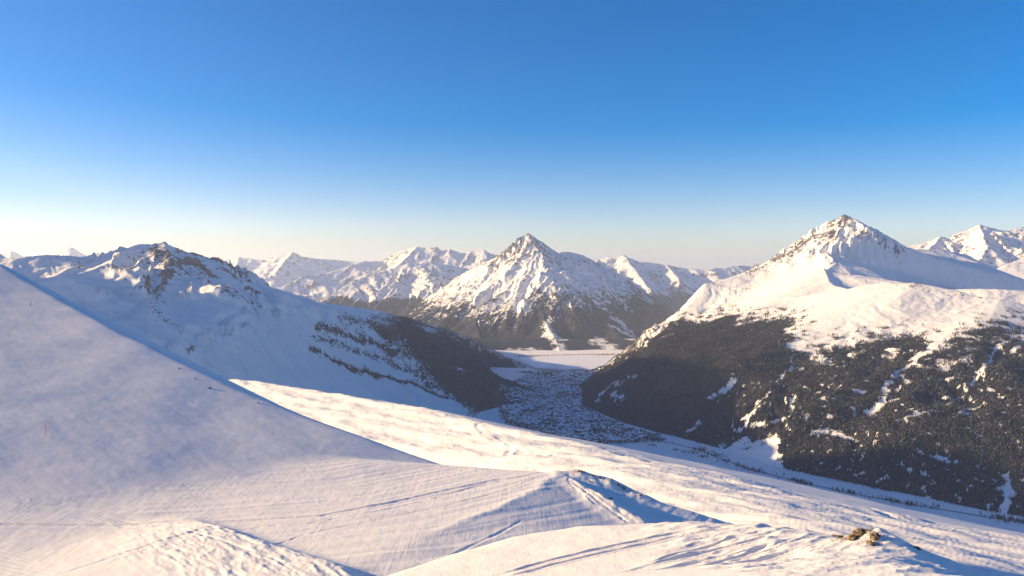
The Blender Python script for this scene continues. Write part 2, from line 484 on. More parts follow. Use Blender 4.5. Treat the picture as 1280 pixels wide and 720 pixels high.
        for tr in plat_tracks:
            dd = seg_all(X, Yq, tr)[0] + 2.0 * gnoise(X / 20, Yq / 20, 53)
            h = h + is_pl * (-0.45 * np.exp(-(dd / 1.6) ** 2) + 0.25 * np.exp(-((dd - 3.2) / 1.6) ** 2))
        def cut(tr, w, dep, mask):
            dd = seg_all(x, y, tr)[0] + 0.10 * gnoise(x / 1.5, y / 1.5, 51)
            t = dd / w
            al2 = seg_all(x, y, tr)[3]; Lt = al2.max(); mask = mask * smooth(0, 5, al2) * smooth(0, 5, Lt - al2)
            return mask * (-dep * np.exp(-t * t) + dep * 0.45 * np.exp(-((t - 1.9) ** 2) * 1.5))
        for tr in dome_tracks: h = h + cut(tr, 0.14, 0.13, is_d)
        for i, tr in enumerate(piste_tracks): h = h + cut(tr, (0.24, 0.15, 0.22, 0.18, 0.2, 0.2, 0.14, 0.16, 0.15, 0.16)[i], (0.11, 0.07, 0.10, 0.08, 0.08, 0.05, 0.04, 0.04, 0.06, 0.04)[i], is_p)
        for tr in spur_tracks: h = h + cut(tr, 0.16, 0.08, is_m)
        # berms where the piste meets the hill and along the edge E
        h = h + np.where(is_p | is_m, 0.10 * smooth(88, 104, y) * np.exp(-((dE + 0.3) / 0.8) ** 2) * (1 + fbm(x / 2.2, y / 2.2, 3, 61)), 0)
        # grassy knoll at the right
        kx, ky = 21.6, 47.4
        r2 = np.hypot((x - kx) / 1.6, (y - ky) / 1.2)
        h = h + 0.55 * np.exp(-r2 * r2) * (1 + 0.25 * gnoise(x / 0.7, y / 0.7, 62))
        dirt = dirt + is_d * np.exp(-(np.hypot((x - kx + 1.5) / 1.3, (y - ky) / 1.0)) ** 2) * 0.8
    return h, rid, dirt

def cols_for(u0, u1, du, outer=None):
    u = np.arange(u0, u1 + du, du)
    if outer:
        l = u0 - np.geomspace(du * 3, outer, 34)[::-1]; r = u[-1] + np.geomspace(du * 3, outer, 34)
        u = np.r_[l, u, r]
    return u

def rows_geo(spec):
    out = []
    for y0, y1, r in spec:
        n = int(math.log(y1 / y0) / r) + 1
        out.append(np.geomspace(y0, y1, n, endpoint=False))
    return np.r_[tuple(out) + ([spec[-1][1]],)]

U = cols_for(-0.68, 0.68, 1.5 / F, 3.0)
R = rows_geo([(0.8, 28, 0.06), (28, 38, 0.01), (38, 66, 0.0026), (66, 76, 0.008), (76, 140, 0.0030), (140, 225, 0.006), (225, 1300, 0.0065), (1300, 2100, 0.03)])
XX, YY = np.meshgrid(U, R); XX = XX * YY
print('near grid', XX.shape)
Hn, rid, dirt = near_h(XX, YY)
Vn = np.stack([XX * S, YY * S, Hn * S], -1).reshape(-1, 3)
Qn = grid_quads(*XX.shape)
fid = rid[:-1, :-1].reshape(-1)
zmx = Hn[:-1, :-1].reshape(-1) * S
names = {0: ('snow_plateau', 'open snow plateau'), 1: ('ski_slope', 'groomed ski slope'), 2: ('snow_hill', 'hill'), 3: ('snow_mound', 'mound'), 4: ('snow_knoll', 'knoll')}
for k, (nm, _) in names.items():
    keep = (fid == k) & (zmx > -960)
    V2, Q2, A2 = compact(Vn, Qn, {'dirt': dirt.reshape(-1)}, keep)
    o = mesh_np(nm, V2, Q2, {0: M_plateau, 1: M_piste, 2: M_hillsnow}.get(k, M_snow), A2); tag(o, kind='structure')
print('near done', round(time.time() - T0, 1))

# ------------------------------------------------------------------ mountains
FLOOR = -900.0
def PL(*pts): return [P(*p) for p in pts]
def wpoly(px, py, pts):
    """signed distance in image-scale pixels inside a polygon traced on the slope (>0 inside)"""
    x, y = px, py; inside = np.zeros(x.shape, bool); best = np.full(x.shape, 1e18)
    n = len(pts)
    for i in range(n):
        ax, ay = pts[i]; bx, by = pts[(i + 1) % n]
        dx, dy = bx - ax, by - ay
        t = np.clip(((x - ax) * dx + (y - ay) * dy) / (dx * dx + dy * dy), 0, 1)
        best = np.minimum(best, (x - ax - t * dx) ** 2 + (y - ay - t * dy) ** 2)
        c = ((ay > y) != (by > y))
        if dy != 0: inside ^= c & (x < dx * (y - ay) / dy + ax)
    return np.where(inside, 1, -1) * np.sqrt(best)

def combine(x, y, ridges, k=25.0):
    out = None; dm = None
    for r in ridges:
        pts, kw = r
        h, d = ridge(x, y, pts, **kw)
        if out is None: out, dm = h, d
        else:
            dm = np.where(h > out, d, dm); out = smax(h, out, k)
    return out, dm

def mtn_height(x, y, spec):
    b, dm = combine(x, y, spec['ridges'], spec.get('k', 25.0))
    def wl(h_, x_, y_):
        if 'carve' in spec: h_ = -smax(-h_, -spec['carve'](x_, y_), 60.0)
        if 'wall' not in spec: return h_
        ln, sw, sg = spec['wall']
        dw = line_sd(x_, y_, ln) * sg
        return -smax(-h_, -(FLOOR + sw * np.maximum(dw, -300) + np.maximum(dw, 0) ** 2 / 1800.0), 60.0)
    b = wl(b, x, y)
    e = 15.0
    bx = (wl(combine(x + e, y, spec['ridges'], spec.get('k', 25.0))[0], x + e, y) - b) / e
    by = (wl(combine(x, y + e, spec['ridges'], spec.get('k', 25.0))[0], x, y + e) - b) / e
    fade = smooth(0, spec.get('fade', 260), dm) * 0.85 + 0.15
    amp = spec['amp'](x, y, b) if callable(spec['amp']) else spec['amp']
    wx = x + 60 * fbm(x / 500, y / 500, 3, 71); wy = y + 60 * fbm(x / 500, y / 500, 3, 73)
    er = erosion(wx, wy, bx, by, spec['cell'], 1.0, spec.get('oct', 4), spec.get('seed', 3), slope_k=spec.get('sk', 3.0))
    low = smooth(FLOOR - 10, FLOOR + 150, b)
    h = b + amp * er * fade * low
    r1 = ridged(x / spec['rs'], y / spec['rs'], 5, spec.get('seed', 3) + 5) - 0.45
    h = h + spec['ramp'] * r1 * (0.25 + 0.75 * fade) * low * (amp / (np.max(amp) + 1e-6) if callable(spec['amp']) else 1)
    h = h + spec.get('fine', 4.0) * fbm(x / 45.0, y / 45.0, 4, 77) * low
    return h, bx, by, dm

def build_mtn(name, spec, pxr, Yr, nc, nr, mat, post=None, kind='structure'):
    U = np.linspace((pxr[0] - 640) / F, (pxr[1] - 640) / F, nc)
    Rr = np.geomspace(Yr[0], Yr[1], nr) if spec.get('geo') else np.linspace(Yr[0], Yr[1], nr)
    x, y = np.meshgrid(U, Rr); x = x * y
    h, bx, by, dm = mtn_height(x, y, spec)
    px = 640 + x / y * F; py = HZ - h / y * F
    gy, gx = np.gradient(h)
    # world slope
    dxu = (U[1] - U[0]) * y; dyr = np.gradient(Rr)[:, None]
    hx = gx / dxu; hy = gy / dyr - (x / y) * hx
    sl = np.sqrt(hx * hx + hy * hy)
    bl = h.copy()
    for _ in range(spec.get('cvn', 5)):
        bl[1:-1] = (bl[:-2] + 2 * bl[1:-1] + bl[2:]) / 4; bl[:, 1:-1] = (bl[:, :-2] + 2 * bl[:, 1:-1] + bl[:, 2:]) / 4
    global CV
    CV = np.clip((h - bl) / (np.std(h - bl) + 1e-6), -2.5, 2.5)
    rock, forest = post(x, y, h, px, py, sl, hx, hy, dm) if post else (np.clip(sl - 0.5, 0, 1), np.zeros(x.shape))
    V = np.stack([x, y, h], -1).reshape(-1, 3); Q = grid_quads(nr, nc)
    keep = (np.maximum(h[:-1, :-1], h[1:, 1:]).reshape(-1) > FLOOR - 40)
    V, Q, A = compact(V, Q, {'rock': rock.reshape(-1), 'forest': forest.reshape(-1)}, keep)
    o = mesh_np(name, V, Q, mat, A); tag(o, kind=kind)
    print(name, x.shape, len(Q), round(time.time() - T0, 1))
    return dict(U=U, R=Rr, h=h, forest=forest, rock=rock)

def sample(g, x, y, key='h'):
    """bilinear read of a mountain grid at world x, y"""
    u = x / y; fi = (u - g['U'][0]) / (g['U'][1] - g['U'][0]); fj = np.interp(y, g['R'], np.arange(len(g['R'])))
    ok = (fi >= 0) & (fi < len(g['U']) - 1) & (y > g['R'][0]) & (y < g['R'][-1])
    i = np.clip(fi.astype(int), 0, len(g['U']) - 2); j = np.clip(fj.astype(int), 0, len(g['R']) - 2)
    a = fi - i; b = fj - j; h = g[key]
    v = h[j, i] * (1 - a) * (1 - b) + h[j, i + 1] * a * (1 - b) + h[j + 1, i] * (1 - a) * b + h[j + 1, i + 1] * a * b
    return np.where(ok, v, -1e9)

# ---- left mountain
Lm = PL((-420, 250, 4300), (-150, 300, 4200), (-40, 325, 4200), (20, 322, 4250), (60, 318, 4350), (120, 322, 4500), (150, 312, 4550), (175, 306, 4550), (205, 304, 4500), (240, 318, 4500), (270, 330, 4500), (310, 350, 4600),
        (350, 362, 4800), (400, 378, 5200), (470, 388, 6200), (520, 400, 6900), (560, 412, 7300), (600, 430, 7600), (632, 446, 7450), (660, 460, 7200), (680, 472, 7000))
WALL_L = [(-1200, 1500), (-700, 2500), (-475, 3411), (-351, 4409), (-200, 5022), (0, 5316), (60, 5800), (150, 6600), (250, 7118), (190, 7600), (60, 8300), (-100, 9000), (-1200, 10500)]
Lr1 = PL((205, 304, 4500), (212, 326, 4250), (205, 345, 4050), (202, 368, 3800))
Lr2 = PL((240, 318, 4500), (268, 345, 4250), (300, 368, 4100), (330, 385, 4000), (420, 425, 4400))
Lr3 = PL((150, 312, 4550), (140, 330, 4300), (100, 343, 3900), (78, 345, 3700))
Lr4 = PL((202, 368, 3800), (196, 392, 3400), (230, 425, 3200))
def l_amp(x, y, b):
    px = 640 + x / y * F
    return 22 + 46 * np.exp(-((px - 215) / 90) ** 2) * smooth(-330, -60, b) 
spec_L = dict(geo=True, ridges=[(Lm, dict(s_far=0.45, side_right=0.17, steep=0.0, steep_right=0.30, L=260)), (Lr1, dict(s_far=0.33, side_right=0.33, steep=0.25, steep_right=0.25, L=120)),
                      (Lr2, dict(s_far=0.22, side_right=0.22, steep=0.12, steep_right=0.12, L=120)), (Lr3, dict(s_far=0.25, side_right=0.25, steep=0.1, L=120)),
                      (PL((200, 322, 6800), (240, 329, 7700), (275, 340, 8600), (318, 360, 9800)), dict(s_far=0.4, side_right=0.4)), (PL((400, 381, 7400), (452, 388, 7900), (520, 404, 8200), (560, 416, 8500), (590, 429, 8700)), dict(s_far=0.4, side_right=0.4)), (Lr4, dict(s_far=0.25, side_right=0.25, steep=0.25, steep_right=0.25, L=60))],  # the two unnamed ridges are hidden, added to throw shade on the lake
              amp=l_amp, cell=420.0, oct=5, seed=11, rs=360.0, ramp=46.0, fine=4.5, k=30.0, sk=2.2, wall=(WALL_L, 0.36, -1))
def post_L(x, y, h, px, py, sl, hx, hy, dm):
    px = px + 22 * fbm(x / 260, y / 260, 4, 201) + 0.35 * 22 * fbm(x / (260 * .22), y / (260 * .22), 3, 203); py = py + 11 * fbm(x / 260, y / 260, 4, 202) + 0.4 * 11 * fbm(x / (260 * .22), y / (260 * .22), 3, 204)
    cr = np.exp(-((px - 220) / 75) ** 2) * smooth(400, 330, py)
    band = np.zeros(x.shape)
    for l, w in (([(196, 308), (215, 330), (205, 350), (195, 375), (200, 392)], 9), ([(225, 325), (262, 345), (300, 368), (318, 378)], 6), ([(228, 314), (265, 326), (300, 345), (318, 368)], 6),
                 ([(40, 322), (75, 326), (100, 332)], 5), ([(120, 330), (160, 338)], 4), ([(195, 392), (215, 405), (225, 425), (235, 440)], 4)):
        d = seg_all(px, py, l)[0]; band = np.maximum(band, np.exp(-(d / w) ** 2))
    nz = fbm(x / 130, y / 130, 5, 91)
    spk = fbm(x / 38, y / 38, 3, 205)
    rock = 0.30 * band * (0.6 + 0.8 * smooth(0.25, 0.7, sl)) + 0.34 * cr * smooth(0.30, 0.75, sl) + 0.30 * nz * (band + cr + 0.30) + 0.16 * spk * smooth(470, 400, py) + 0.06 + 0.10 * CV * (cr + 0.5 * band + 0.15)
    # scrub bands and forest on the right-hand slope
    fo = np.zeros(x.shape)
    for l, w, s in (([(400, 410), (440, 418), (480, 435), (540, 458), (600, 478)], 6.5, 0.72), ([(385, 420), (430, 432), (480, 450), (540, 470), (575, 482)], 5.0, 0.6), ([(390, 436), (440, 456), (500, 478), (560, 498), (600, 512)], 3.2, 0.85),
                    ([(430, 398), (480, 410), (520, 425)], 8, 0.5)):
        d = seg_all(px, py, l)[0]; fo = np.maximum(fo, s * np.exp(-(d / w) ** 2))
    sd = wpoly(px, py, [(505, 392), (560, 412), (600, 425), (660, 455), (720, 490), (660, 530), (600, 520), (572, 505), (540, 480), (512, 452), (480, 425), (465, 402)])
    f2 = smooth(-18, 20, sd + 10 * fbm(px / 14, py / 9, 3, 93))
    fo = np.maximum(fo, f2 * 0.95)
    for cx, cy, rx, ry in ((545, 408, 14, 3), (575, 465, 10, 3), (630, 487, 10, 5), (590, 437, 7, 2.5)):
        fo = fo * (1 - 0.75 * np.exp(-((px - cx) / rx) ** 2 - ((py - cy) / ry) ** 2))
    fo = np.clip(fo + 0.15 * nz * (fo > 0.1), 0, 1)
    return rock, fo
G_L = build_mtn('left_mountain', spec_L, (-420, 730), (2300, 10400), 640, 460, M_mtn, post_L)

# ---- right mountain
Rleft = PL((1055, 272, 8000), (1035, 286, 7950), (1015, 294, 7900), (1000, 306, 7850), (975, 320, 7800), (950, 333, 7750), (920, 344, 7650), (880, 357, 7500), (845, 375, 7350), (800, 402, 7200), (770, 430, 7100), (738, 462, 7000), (700, 490, 6900))
Rright = PL((1055, 272, 8000), (1078, 287, 8100), (1105, 302, 8200), (1130, 311, 8300), (1180, 312, 8500), (1210, 319, 8600), (1240, 335, 8600), (1290, 352, 8500), (1400, 345, 8500), (1500, 335, 8500))
Rfa = PL((1055, 272, 8000), (1046, 300, 7700), (1054, 306, 7600), (1045, 330, 7250), (1030, 338, 7000), (1037, 356, 6600))
Rfront = PL((1037, 356, 6600), (1060, 361, 6200), (1100, 358, 5900), (1143, 353, 5600), (1200, 364, 5400), (1250, 379, 5200), (1330, 405, 5000), (1450, 430, 4700))
WALL_R = [(3400, 1500), (2300, 2300), (1810, 2850), (1540, 3190), (1190, 3600), (1000, 4050), (830, 4330), (640, 4680), (470, 5250), (500, 5700), (560, 6300), (700, 6900), (860, 7300), (1150, 8300), (1500, 9500)]
Rs1 = PL((1030, 340, 7000), (985, 368, 6500), (950, 392, 6100), (925, 430, 5600), (890, 500, 5000), (870, 545, 4500))
Rs2 = PL((880, 357, 7500), (850, 400, 6900), (800, 450, 6300), (750, 500, 5600))
Rs3 = PL((1100, 358, 5900), (1075, 395, 5300), (1040, 430, 4900), (985, 500, 4300), (950, 555, 3900))
Rs4 = PL((1250, 379, 5200), (1220, 405, 4700), (1170, 440, 4300), (1120, 520, 3800), (1080, 600, 3300))
Rs5 = PL((1330, 405, 5000), (1300, 450, 4300), (1260, 520, 3700), (1210, 610, 3100))
def r_amp(x, y, b):
    px = 640 + x / y * F
    peak = np.exp(-((px - 1030) / 90) ** 2) * smooth(-60, 200, b)
    left = smooth(960, 820, px) * 18
    return 9 + 48 * peak + left + 30 * smooth(-330, -600, b)
kk = dict(soft=110.0, s_far=0.26, side_right=0.26, steep=0.05, steep_right=0.05, L=120)
spec_R = dict(geo=True, ridges=[(Rleft, dict(s_far=0.24, side_right=0.9, steep=0.30, steep_right=0.2, L=130)), (Rright, dict(s_far=0.6, side_right=0.20, steep=0.1, steep_right=0.22, L=260)),
                      (Rfront, dict(s_far=0.32, side_right=0.225, steep=0.10, steep_right=0.04, L=200)), (Rfa, dict(s_far=0.42, side_right=0.36, steep=0.3, steep_right=0.06, L=150)),
                      (Rs1, kk), (Rs2, kk), (Rs3, kk), (Rs4, kk), (Rs5, kk)],
              amp=r_amp, cell=430.0, oct=4, seed=23, rs=480.0, ramp=22.0, fine=3.0, k=100.0, sk=2.2, wall=(WALL_R, 0.45, 1),
              carve=lambda x, y: -40 - 0.25 * (x - 2900) + 0.36 * np.maximum(0, y - 7000) + 0.8 * np.maximum(0, 6300 - y) + 2.0 * np.maximum(0, 2750 - x) + 1.6 * np.maximum(0, y - 7500))

treeline = [(700, 530), (725, 470), (745, 458), (790, 437), (830, 412), (852, 398), (880, 402), (905, 394), (935, 400), (965, 398), (1000, 400), (996, 412), (984, 428), (990, 440), (1012, 441), (1040, 434), (1065, 426), (1090, 418), (1120, 416), (1150, 420), (1165, 432),
            (1180, 434), (1200, 418), (1225, 408), (1260, 402), (1300, 398), (1500, 380), (1500, 900), (700, 900)]
def post_R(x, y, h, px, py, sl, hx, hy, dm):
    px = px + 20 * fbm(x / 280, y / 280, 4, 201) + 0.35 * 20 * fbm(x / (280 * .22), y / (280 * .22), 3, 203); py = py + 13 * fbm(x / 280, y / 280, 4, 202) + 0.4 * 13 * fbm(x / (280 * .22), y / (280 * .22), 3, 204)
    nz = fbm(x / 150, y / 150, 5, 95)
    pk = np.exp(-(seg_all(px, py, [(1052, 275), (1030, 295), (985, 318), (940, 337)])[0] / 9) ** 2)
    pk2 = np.exp(-(seg_all(px, py, [(1060, 280), (1085, 295), (1110, 308), (1125, 318)])[0] / 7) ** 2)
    hump = np.exp(-(seg_all(px, py, [(1130, 355), (1180, 362), (1230, 376), (1280, 392)])[0] / 6) ** 2)
    lf = smooth(880, 790, px) * smooth(385, 420, py)
    rock = 0.50 * pk * smooth(0.3, 0.6, sl) + 0.30 * pk2 + 0.28 * hump + 0.30 * lf + 0.2 * nz * (pk + pk2 + hump + lf + 0.4) + 0.08 + CV * (0.10 * (pk + pk2) + 0.12 * lf + 0.02) + 0.12 * fbm(x / 35, y / 35, 3, 208)
    sd = wpoly(px, py, treeline)
    wob = fbm(x / 90, y / 90, 4, 97)
    fo = smooth(-3, 9, sd + 9 * wob)
    thin = smooth(60, 10, sd) * smooth(-0.05, 0.35, fbm(x / 120, y / 120, 4, 98))
    fo = fo * (1 - 0.75 * thin * smooth(950, 1050, px))
    fo = fo * (1 - 0.8 * smooth(0.22, 0.40, fbm(x / 75, y / 75, 4, 210)) * smooth(930, 1040, px) * smooth(560, 500, py))
    fo = fo * (1 - 0.85 * smooth(0.24, 0.40, fbm(x / 26, y / 40, 3, 211) + 0.16 * fbm(x / 200, y / 200, 3, 212)) * smooth(820, 980, px))
    # sparse belt of scrub above the tree line
    fo = np.maximum(fo, 0.55 * smooth(-30, -4, sd) * smooth(0.02, 0.30, fbm(x / 60, y / 60, 4, 99)))
    # chutes and clearings
    for l, w in (([(1185, 412), (1168, 432), (1135, 458), (1110, 480), (1084, 518)], 5), ([(1285, 400), (1262, 425), (1235, 450), (1222, 480)], 3.5), ([(885, 500), (905, 488), (925, 470)], 4), ([(870, 530), (860, 540)], 3),
                 ([(795, 468), (775, 480), (748, 500)], 3.5), ([(772, 497), (782, 492)], 4.5), ([(1020, 540), (1040, 536), (1062, 546)], 4), ([(1140, 560), (1160, 568), (1200, 576)], 3), ([(1225, 500), (1195, 520)], 2.5),
                 ([(925, 540), (990, 520), (985, 500)], 1.5), ([(1258, 600), (1256, 640), (1250, 650)], 7), ([(1280, 420), (1270, 440)], 4), ([(1000, 450), (960, 500), (930, 540)], 1.6), ([(1215, 470), (1190, 500), (1130, 530)], 1.2)):
        d = seg_all(px, py, l)[0] + 2.5 * wob
        fo = fo * (0.10 + 0.90 * smooth(w * 0.15, w * 1.5, d + w * 1.1 * fbm(x / 45, y / 45, 3, 206)))
    # open ground at the foot
    foot = [(690, 520), (745, 522), (800, 545), (850, 552), (895, 562), (915, 578), (940, 590), (960, 596), (1000, 600), (1060, 612), (1130, 624), (1200, 634), (1300, 650), (1500, 680)]
    d = line_sd(px, py, foot)          # right = above in image (y down)
    fo = fo * smooth(-2, 3, -d + 3 * wob) if False else fo * smooth(-1, 4, (np.interp(px, [p[0] for p in foot], [p[1] for p in foot]) - py) + 3 * wob)
    tri = wpoly(px, py, [(898, 562), (925, 556), (962, 545), (975, 565), (980, 585), (990, 600), (930, 592)])
    fo = fo * (0.12 + 0.88 * smooth(7, -7, tri + 12 * fbm(x / 70, y / 70, 3, 209)))
    return rock, np.clip(fo, 0, 1)
G_R = build_mtn('right_mountain', spec_R, (690, 1480), (2500, 9800), 600, 560, M_mtn, post_R)

# ---- centre peak
C = []
cW = PL((660, 292, 12000), (645, 303, 12050), (630, 316, 12150), (612, 330, 12250), (590, 345, 12300), (560, 362, 12300), (510, 387, 12300), (470, 402, 12400), (400, 420, 12600))
cE = PL((660, 292, 12000), (683, 306, 12100), (696, 316, 12300), (712, 315, 13000), (728, 319, 13200), (750, 330, 13300), (775, 348, 13200), (800, 368, 12900), (822, 386, 12600), (850, 400, 12500), (880, 420, 12500))
cF = PL((660, 292, 12000), (672, 312, 11750), (663, 332, 11400), (667, 362, 10800), (678, 395, 10100), (695, 425, 9300), (700, 441, 8600))
cF2 = PL((672, 312, 11750), (700, 335, 11400), (735, 372, 10700), (765, 410, 9900), (785, 435, 9200), (790, 443, 8700))
cF3 = PL((720, 318, 13100), (745, 345, 12300), (780, 385, 11500), (815, 420, 10800), (840, 440, 9500))
cW2 = PL((630, 316, 12150), (612, 350, 11500), (590, 385, 10900), (600, 420, 9900), (615, 441, 8700))
cW3 = PL((590, 345, 12300), (560, 385, 11600), (540, 410, 11000), (530, 432, 9800))
kc = dict(s_far=0.40, side_right=0.40, steep=0.22, steep_right=0.22, L=160)
spec_C = dict(ridges=[(cW, dict(s_far=0.8, side_right=0.36, steep=0.2, steep_right=0.35, L=300)), (cE, dict(s_far=0.36, side_right=0.36, steep=0.3, L=300)), (cF, kc), (cF2, kc), (cF3, kc), (cW2, kc), (cW3, kc), (PL((530, 424, 9500), (700, 425, 9400), (880, 424, 9500)), dict(s_far=0.085, side_right=0.085))],
              amp=44.0, cell=430.0, oct=5, seed=37, rs=420.0, ramp=62.0, fine=12.0, k=30.0, fade=350, sk=2.0)
def post_C(x, y, h, px, py, sl, hx, hy, dm):
    px = px + 20 * fbm(x / 500, y / 500, 4, 201) + 0.35 * 20 * fbm(x / (500 * .22), y / (500 * .22), 3, 203); py = py + 14 * fbm(x / 500, y / 500, 4, 202) + 0.4 * 14 * fbm(x / (500 * .22), y / (500 * .22), 3, 204)
    nz = fbm(x / 260, y / 260, 5, 101)
    tl = np.interp(px, [500, 520, 560, 600, 640, 670, 700, 730, 760, 800, 840], [366, 376, 378, 384, 386, 362, 364, 368, 374, 364, 364])
    up = smooth(345, 300, py)
    rock = 0.05 + 0.20 * smooth(0.5, 0.95, sl) * (0.6 + up) + 0.15 * CV * (0.6 + 1.0 * up) + 0.22 * nz + 0.12 * up
    fo = smooth(-26, 34, py - tl + 26 * nz + 7 * CV)
    for l, w in (([(688, 405), (700, 440)], 8), ([(745, 425), (775, 438)], 6), ([(760, 395), (790, 420)], 3), ([(640, 440), (700, 445)], 3)):
        fo = fo * (0.35 + 0.65 * smooth(w * .1, w * 1.8, seg_all(px, py, l)[0] + 5 * nz))
    return rock, np.clip(fo, 0, 1)
G_C = build_mtn('center_peak', spec_C, (430, 900), (8400, 14800), 420, 360, M_mid, post_C)

# ---- ranges behind
def range_post(thr=0.5, amt=0.35, tl=None):
    def f(x, y, h, px, py, sl, hx, hy, dm):
        nz = fbm(x / 500, y / 500, 5, 111)
        fo = np.zeros(x.shape)
        if tl is not None: fo = smooth(-100, 150, tl - h + 260 * nz)
        return 0.12 + amt * smooth(thr, thr + 0.4, sl) + 0.25 * nz + 0.09 * CV, fo
    return f
kf = dict(s_far=0.45, side_right=0.30, steep=0.25, steep_right=0.25, L=400)
def rng_spec(rs, amp, cell, seed, ramp, **kw):
    return dict(ridges=rs, amp=amp, cell=cell, seed=seed, rs=cell * 0.9, ramp=ramp, fine=6.0, k=40.0, oct=4, fade=500, sk=2.0, **kw)
b3 = PL((330, 392, 12500), (405, 374, 13000), (440, 352, 13500), (480, 337, 14000), (510, 330, 14300), (540, 328, 14500), (580, 335, 14800), (640, 350, 15000))
b3b = PL((480, 337, 14000), (455, 365, 13300), (440, 385, 12700))
b3c = PL((510, 330, 14300), (500, 352, 13600), (470, 385, 12700))
b3d = PL((540, 328, 14500), (540, 352, 13700), (520, 385, 12900))
spec_b3 = rng_spec([(b3, dict(s_far=0.5, side_right=0.3, steep=0.2, steep_right=0.15, L=400)), (b3b, kf), (b3c, kf), (b3d, kf)], 70, 700.0, 51, 80)
build_mtn('middle_ridge', spec_b3, (300, 680), (11800, 16500), 300, 150, M_mid, range_post(0.5, 0.3, -480))
b2 = PL((300, 372, 15500), (355, 357, 16000), (380, 345, 16400), (405, 342, 16800), (440, 332, 17300), (455, 326, 17600), (476, 327, 17900), (492, 318, 18000), (505, 311, 18000), (522, 308, 18000), (534, 310, 18000), (545, 308, 18000), (552, 314, 18000),
        (562, 311, 18000), (575, 316, 18000), (590, 313, 18100), (604, 312, 18100), (613, 317, 18200), (640, 322, 18500), (700, 330, 18500))
b2b = PL((440, 332, 17300), (410, 352, 16500), (380, 372, 15800))
b2c = PL((522, 308, 18000), (500, 330, 17000), (480, 345, 16400)); b2d = PL((590, 313, 18100), (575, 335, 17200))
spec_b2 = rng_spec([(b2, kf), (b2b, kf), (b2c, kf), (b2d, kf)], 60, 1100.0, 53, 95)
build_mtn('ridge_behind', spec_b2, (260, 740), (15000, 20500), 360, 130, M_mid, range_post(0.45, 0.35))
b1 = PL((180, 330, 21000), (235, 330, 21500), (270, 326, 22000), (300, 322, 22000), (322, 325, 22000), (345, 321, 22000), (358, 318, 22000), (366, 315, 22000), (378, 321, 22000), (400, 323, 22500), (430, 326, 23000), (470, 330, 23000), (520, 330, 24000))
b1b = PL((366, 315, 22000), (345, 340, 20500)); b1c = PL((300, 322, 22000), (290, 345, 20500))
build_mtn('distant_range_left', rng_spec([(b1, kf), (b1b, kf), (b1c, kf)], 90, 1100.0, 57, 120), (150, 560), (19000, 25500), 260, 110, M_far, range_post(0.4, 0.3))
b0 = PL((-160, 322, 26000), (-60, 318, 26000), (-10, 322, 26000), (15, 313, 26000), (35, 326, 26000), (60, 326, 26000), (78, 317, 26000), (90, 309, 26000), (104, 318, 26000), (114, 320, 26000), (123, 315, 26000), (135, 327, 26000), (200, 330, 26000), (260, 328, 27000), (330, 330, 27000))
b0b = PL((90, 309, 26000), (80, 335, 24500)); b0c = PL((15, 313, 26000), (10, 335, 24500))
build_mtn('distant_range_far_left', rng_spec([(b0, kf), (b0b, kf), (b0c, kf)], 60, 1500.0, 59, 60), (-180, 340), (24000, 29000), 240, 70, M_far, range_post(0.4, 0.2))
b4 = PL((640, 340, 19500), (700, 330, 20000), (745, 325, 20500), (765, 322, 20500), (780, 319, 20500), (800, 328, 20500), (820, 329, 20500), (834, 332, 20500), (860, 336, 20500), (885, 336, 20500), (900, 334, 21000), (935, 332, 21500), (965, 326, 22000), (1000, 330, 22000), (1060, 335, 22000))
b4b = PL((780, 319, 20500), (800, 345, 18500), (815, 365, 17000)); b4c = PL((834, 332, 20500), (850, 350, 18500)); b4d = PL((745, 325, 20500), (770, 352, 17500), (800, 378, 15800))
build_mtn('distant_range_center', rng_spec([(b4, kf), (b4b, kf), (b4c, kf), (b4d, kf)], 110, 1000.0, 61, 140), (640, 1080), (14800, 24500), 280, 190, M_far, range_post(0.4, 0.3, -560))
b5 = PL((1040, 330, 13000), (1100, 315, 13000), (1130, 308, 13000), (1160, 303, 13000), (1176, 297, 13000), (1186, 299, 13000), (1203, 289, 13000), (1225, 282, 13000), (1240, 286, 13000), (1262, 288, 13200), (1285, 284, 13300), (1320, 280, 13500), (1400, 290, 13500), (1500, 300, 13500))
b5b = PL((1225, 282, 13000), (1235, 310, 12000), (1215, 335, 11300)); b5c = PL((1176, 297, 13000), (1150, 320, 12000)); b5d = PL((1285, 284, 13300), (1290, 310, 12200))
build_mtn('right_range', rng_spec([(b5, kf), (b5b, kf), (b5c, kf), (b5d, kf)], 85, 700.0, 63, 120), (1040, 1480), (10600, 15500), 300, 150, M_mid, range_post(0.5, 0.3))
b6 = PL((1235, 345, 9800), (1255, 332, 10000), (1280, 322, 10200), (1310, 315, 10400), (1400, 310, 10500), (1500, 310, 10500))
build_mtn('right_spur', rng_spec([(b6, dict(s_far=0.4, side_right=0.3, steep=0.1, steep_right=0.05, L=300))], 20, 800.0, 65, 20), (1200, 1480), (9000, 11600), 160, 60, M_mid, range_post(0.6, 0.2))

# ---- unseen range left of the frame, added and shaped to shade the slopes
o1 = [(-7300, 1800, 1150), (-5900, 3000, 1260), (-5200, 3800, 1240), (-4900, 4200, 560), (-4900, 4830, 560), (-5300, 5050, 1260), (-6000, 6300, 1260), (-6800, 7300, 800)]
xg, yg = np.meshgrid(np.linspace(-9800, -1800, 120), np.linspace(-1500, 9000, 130))
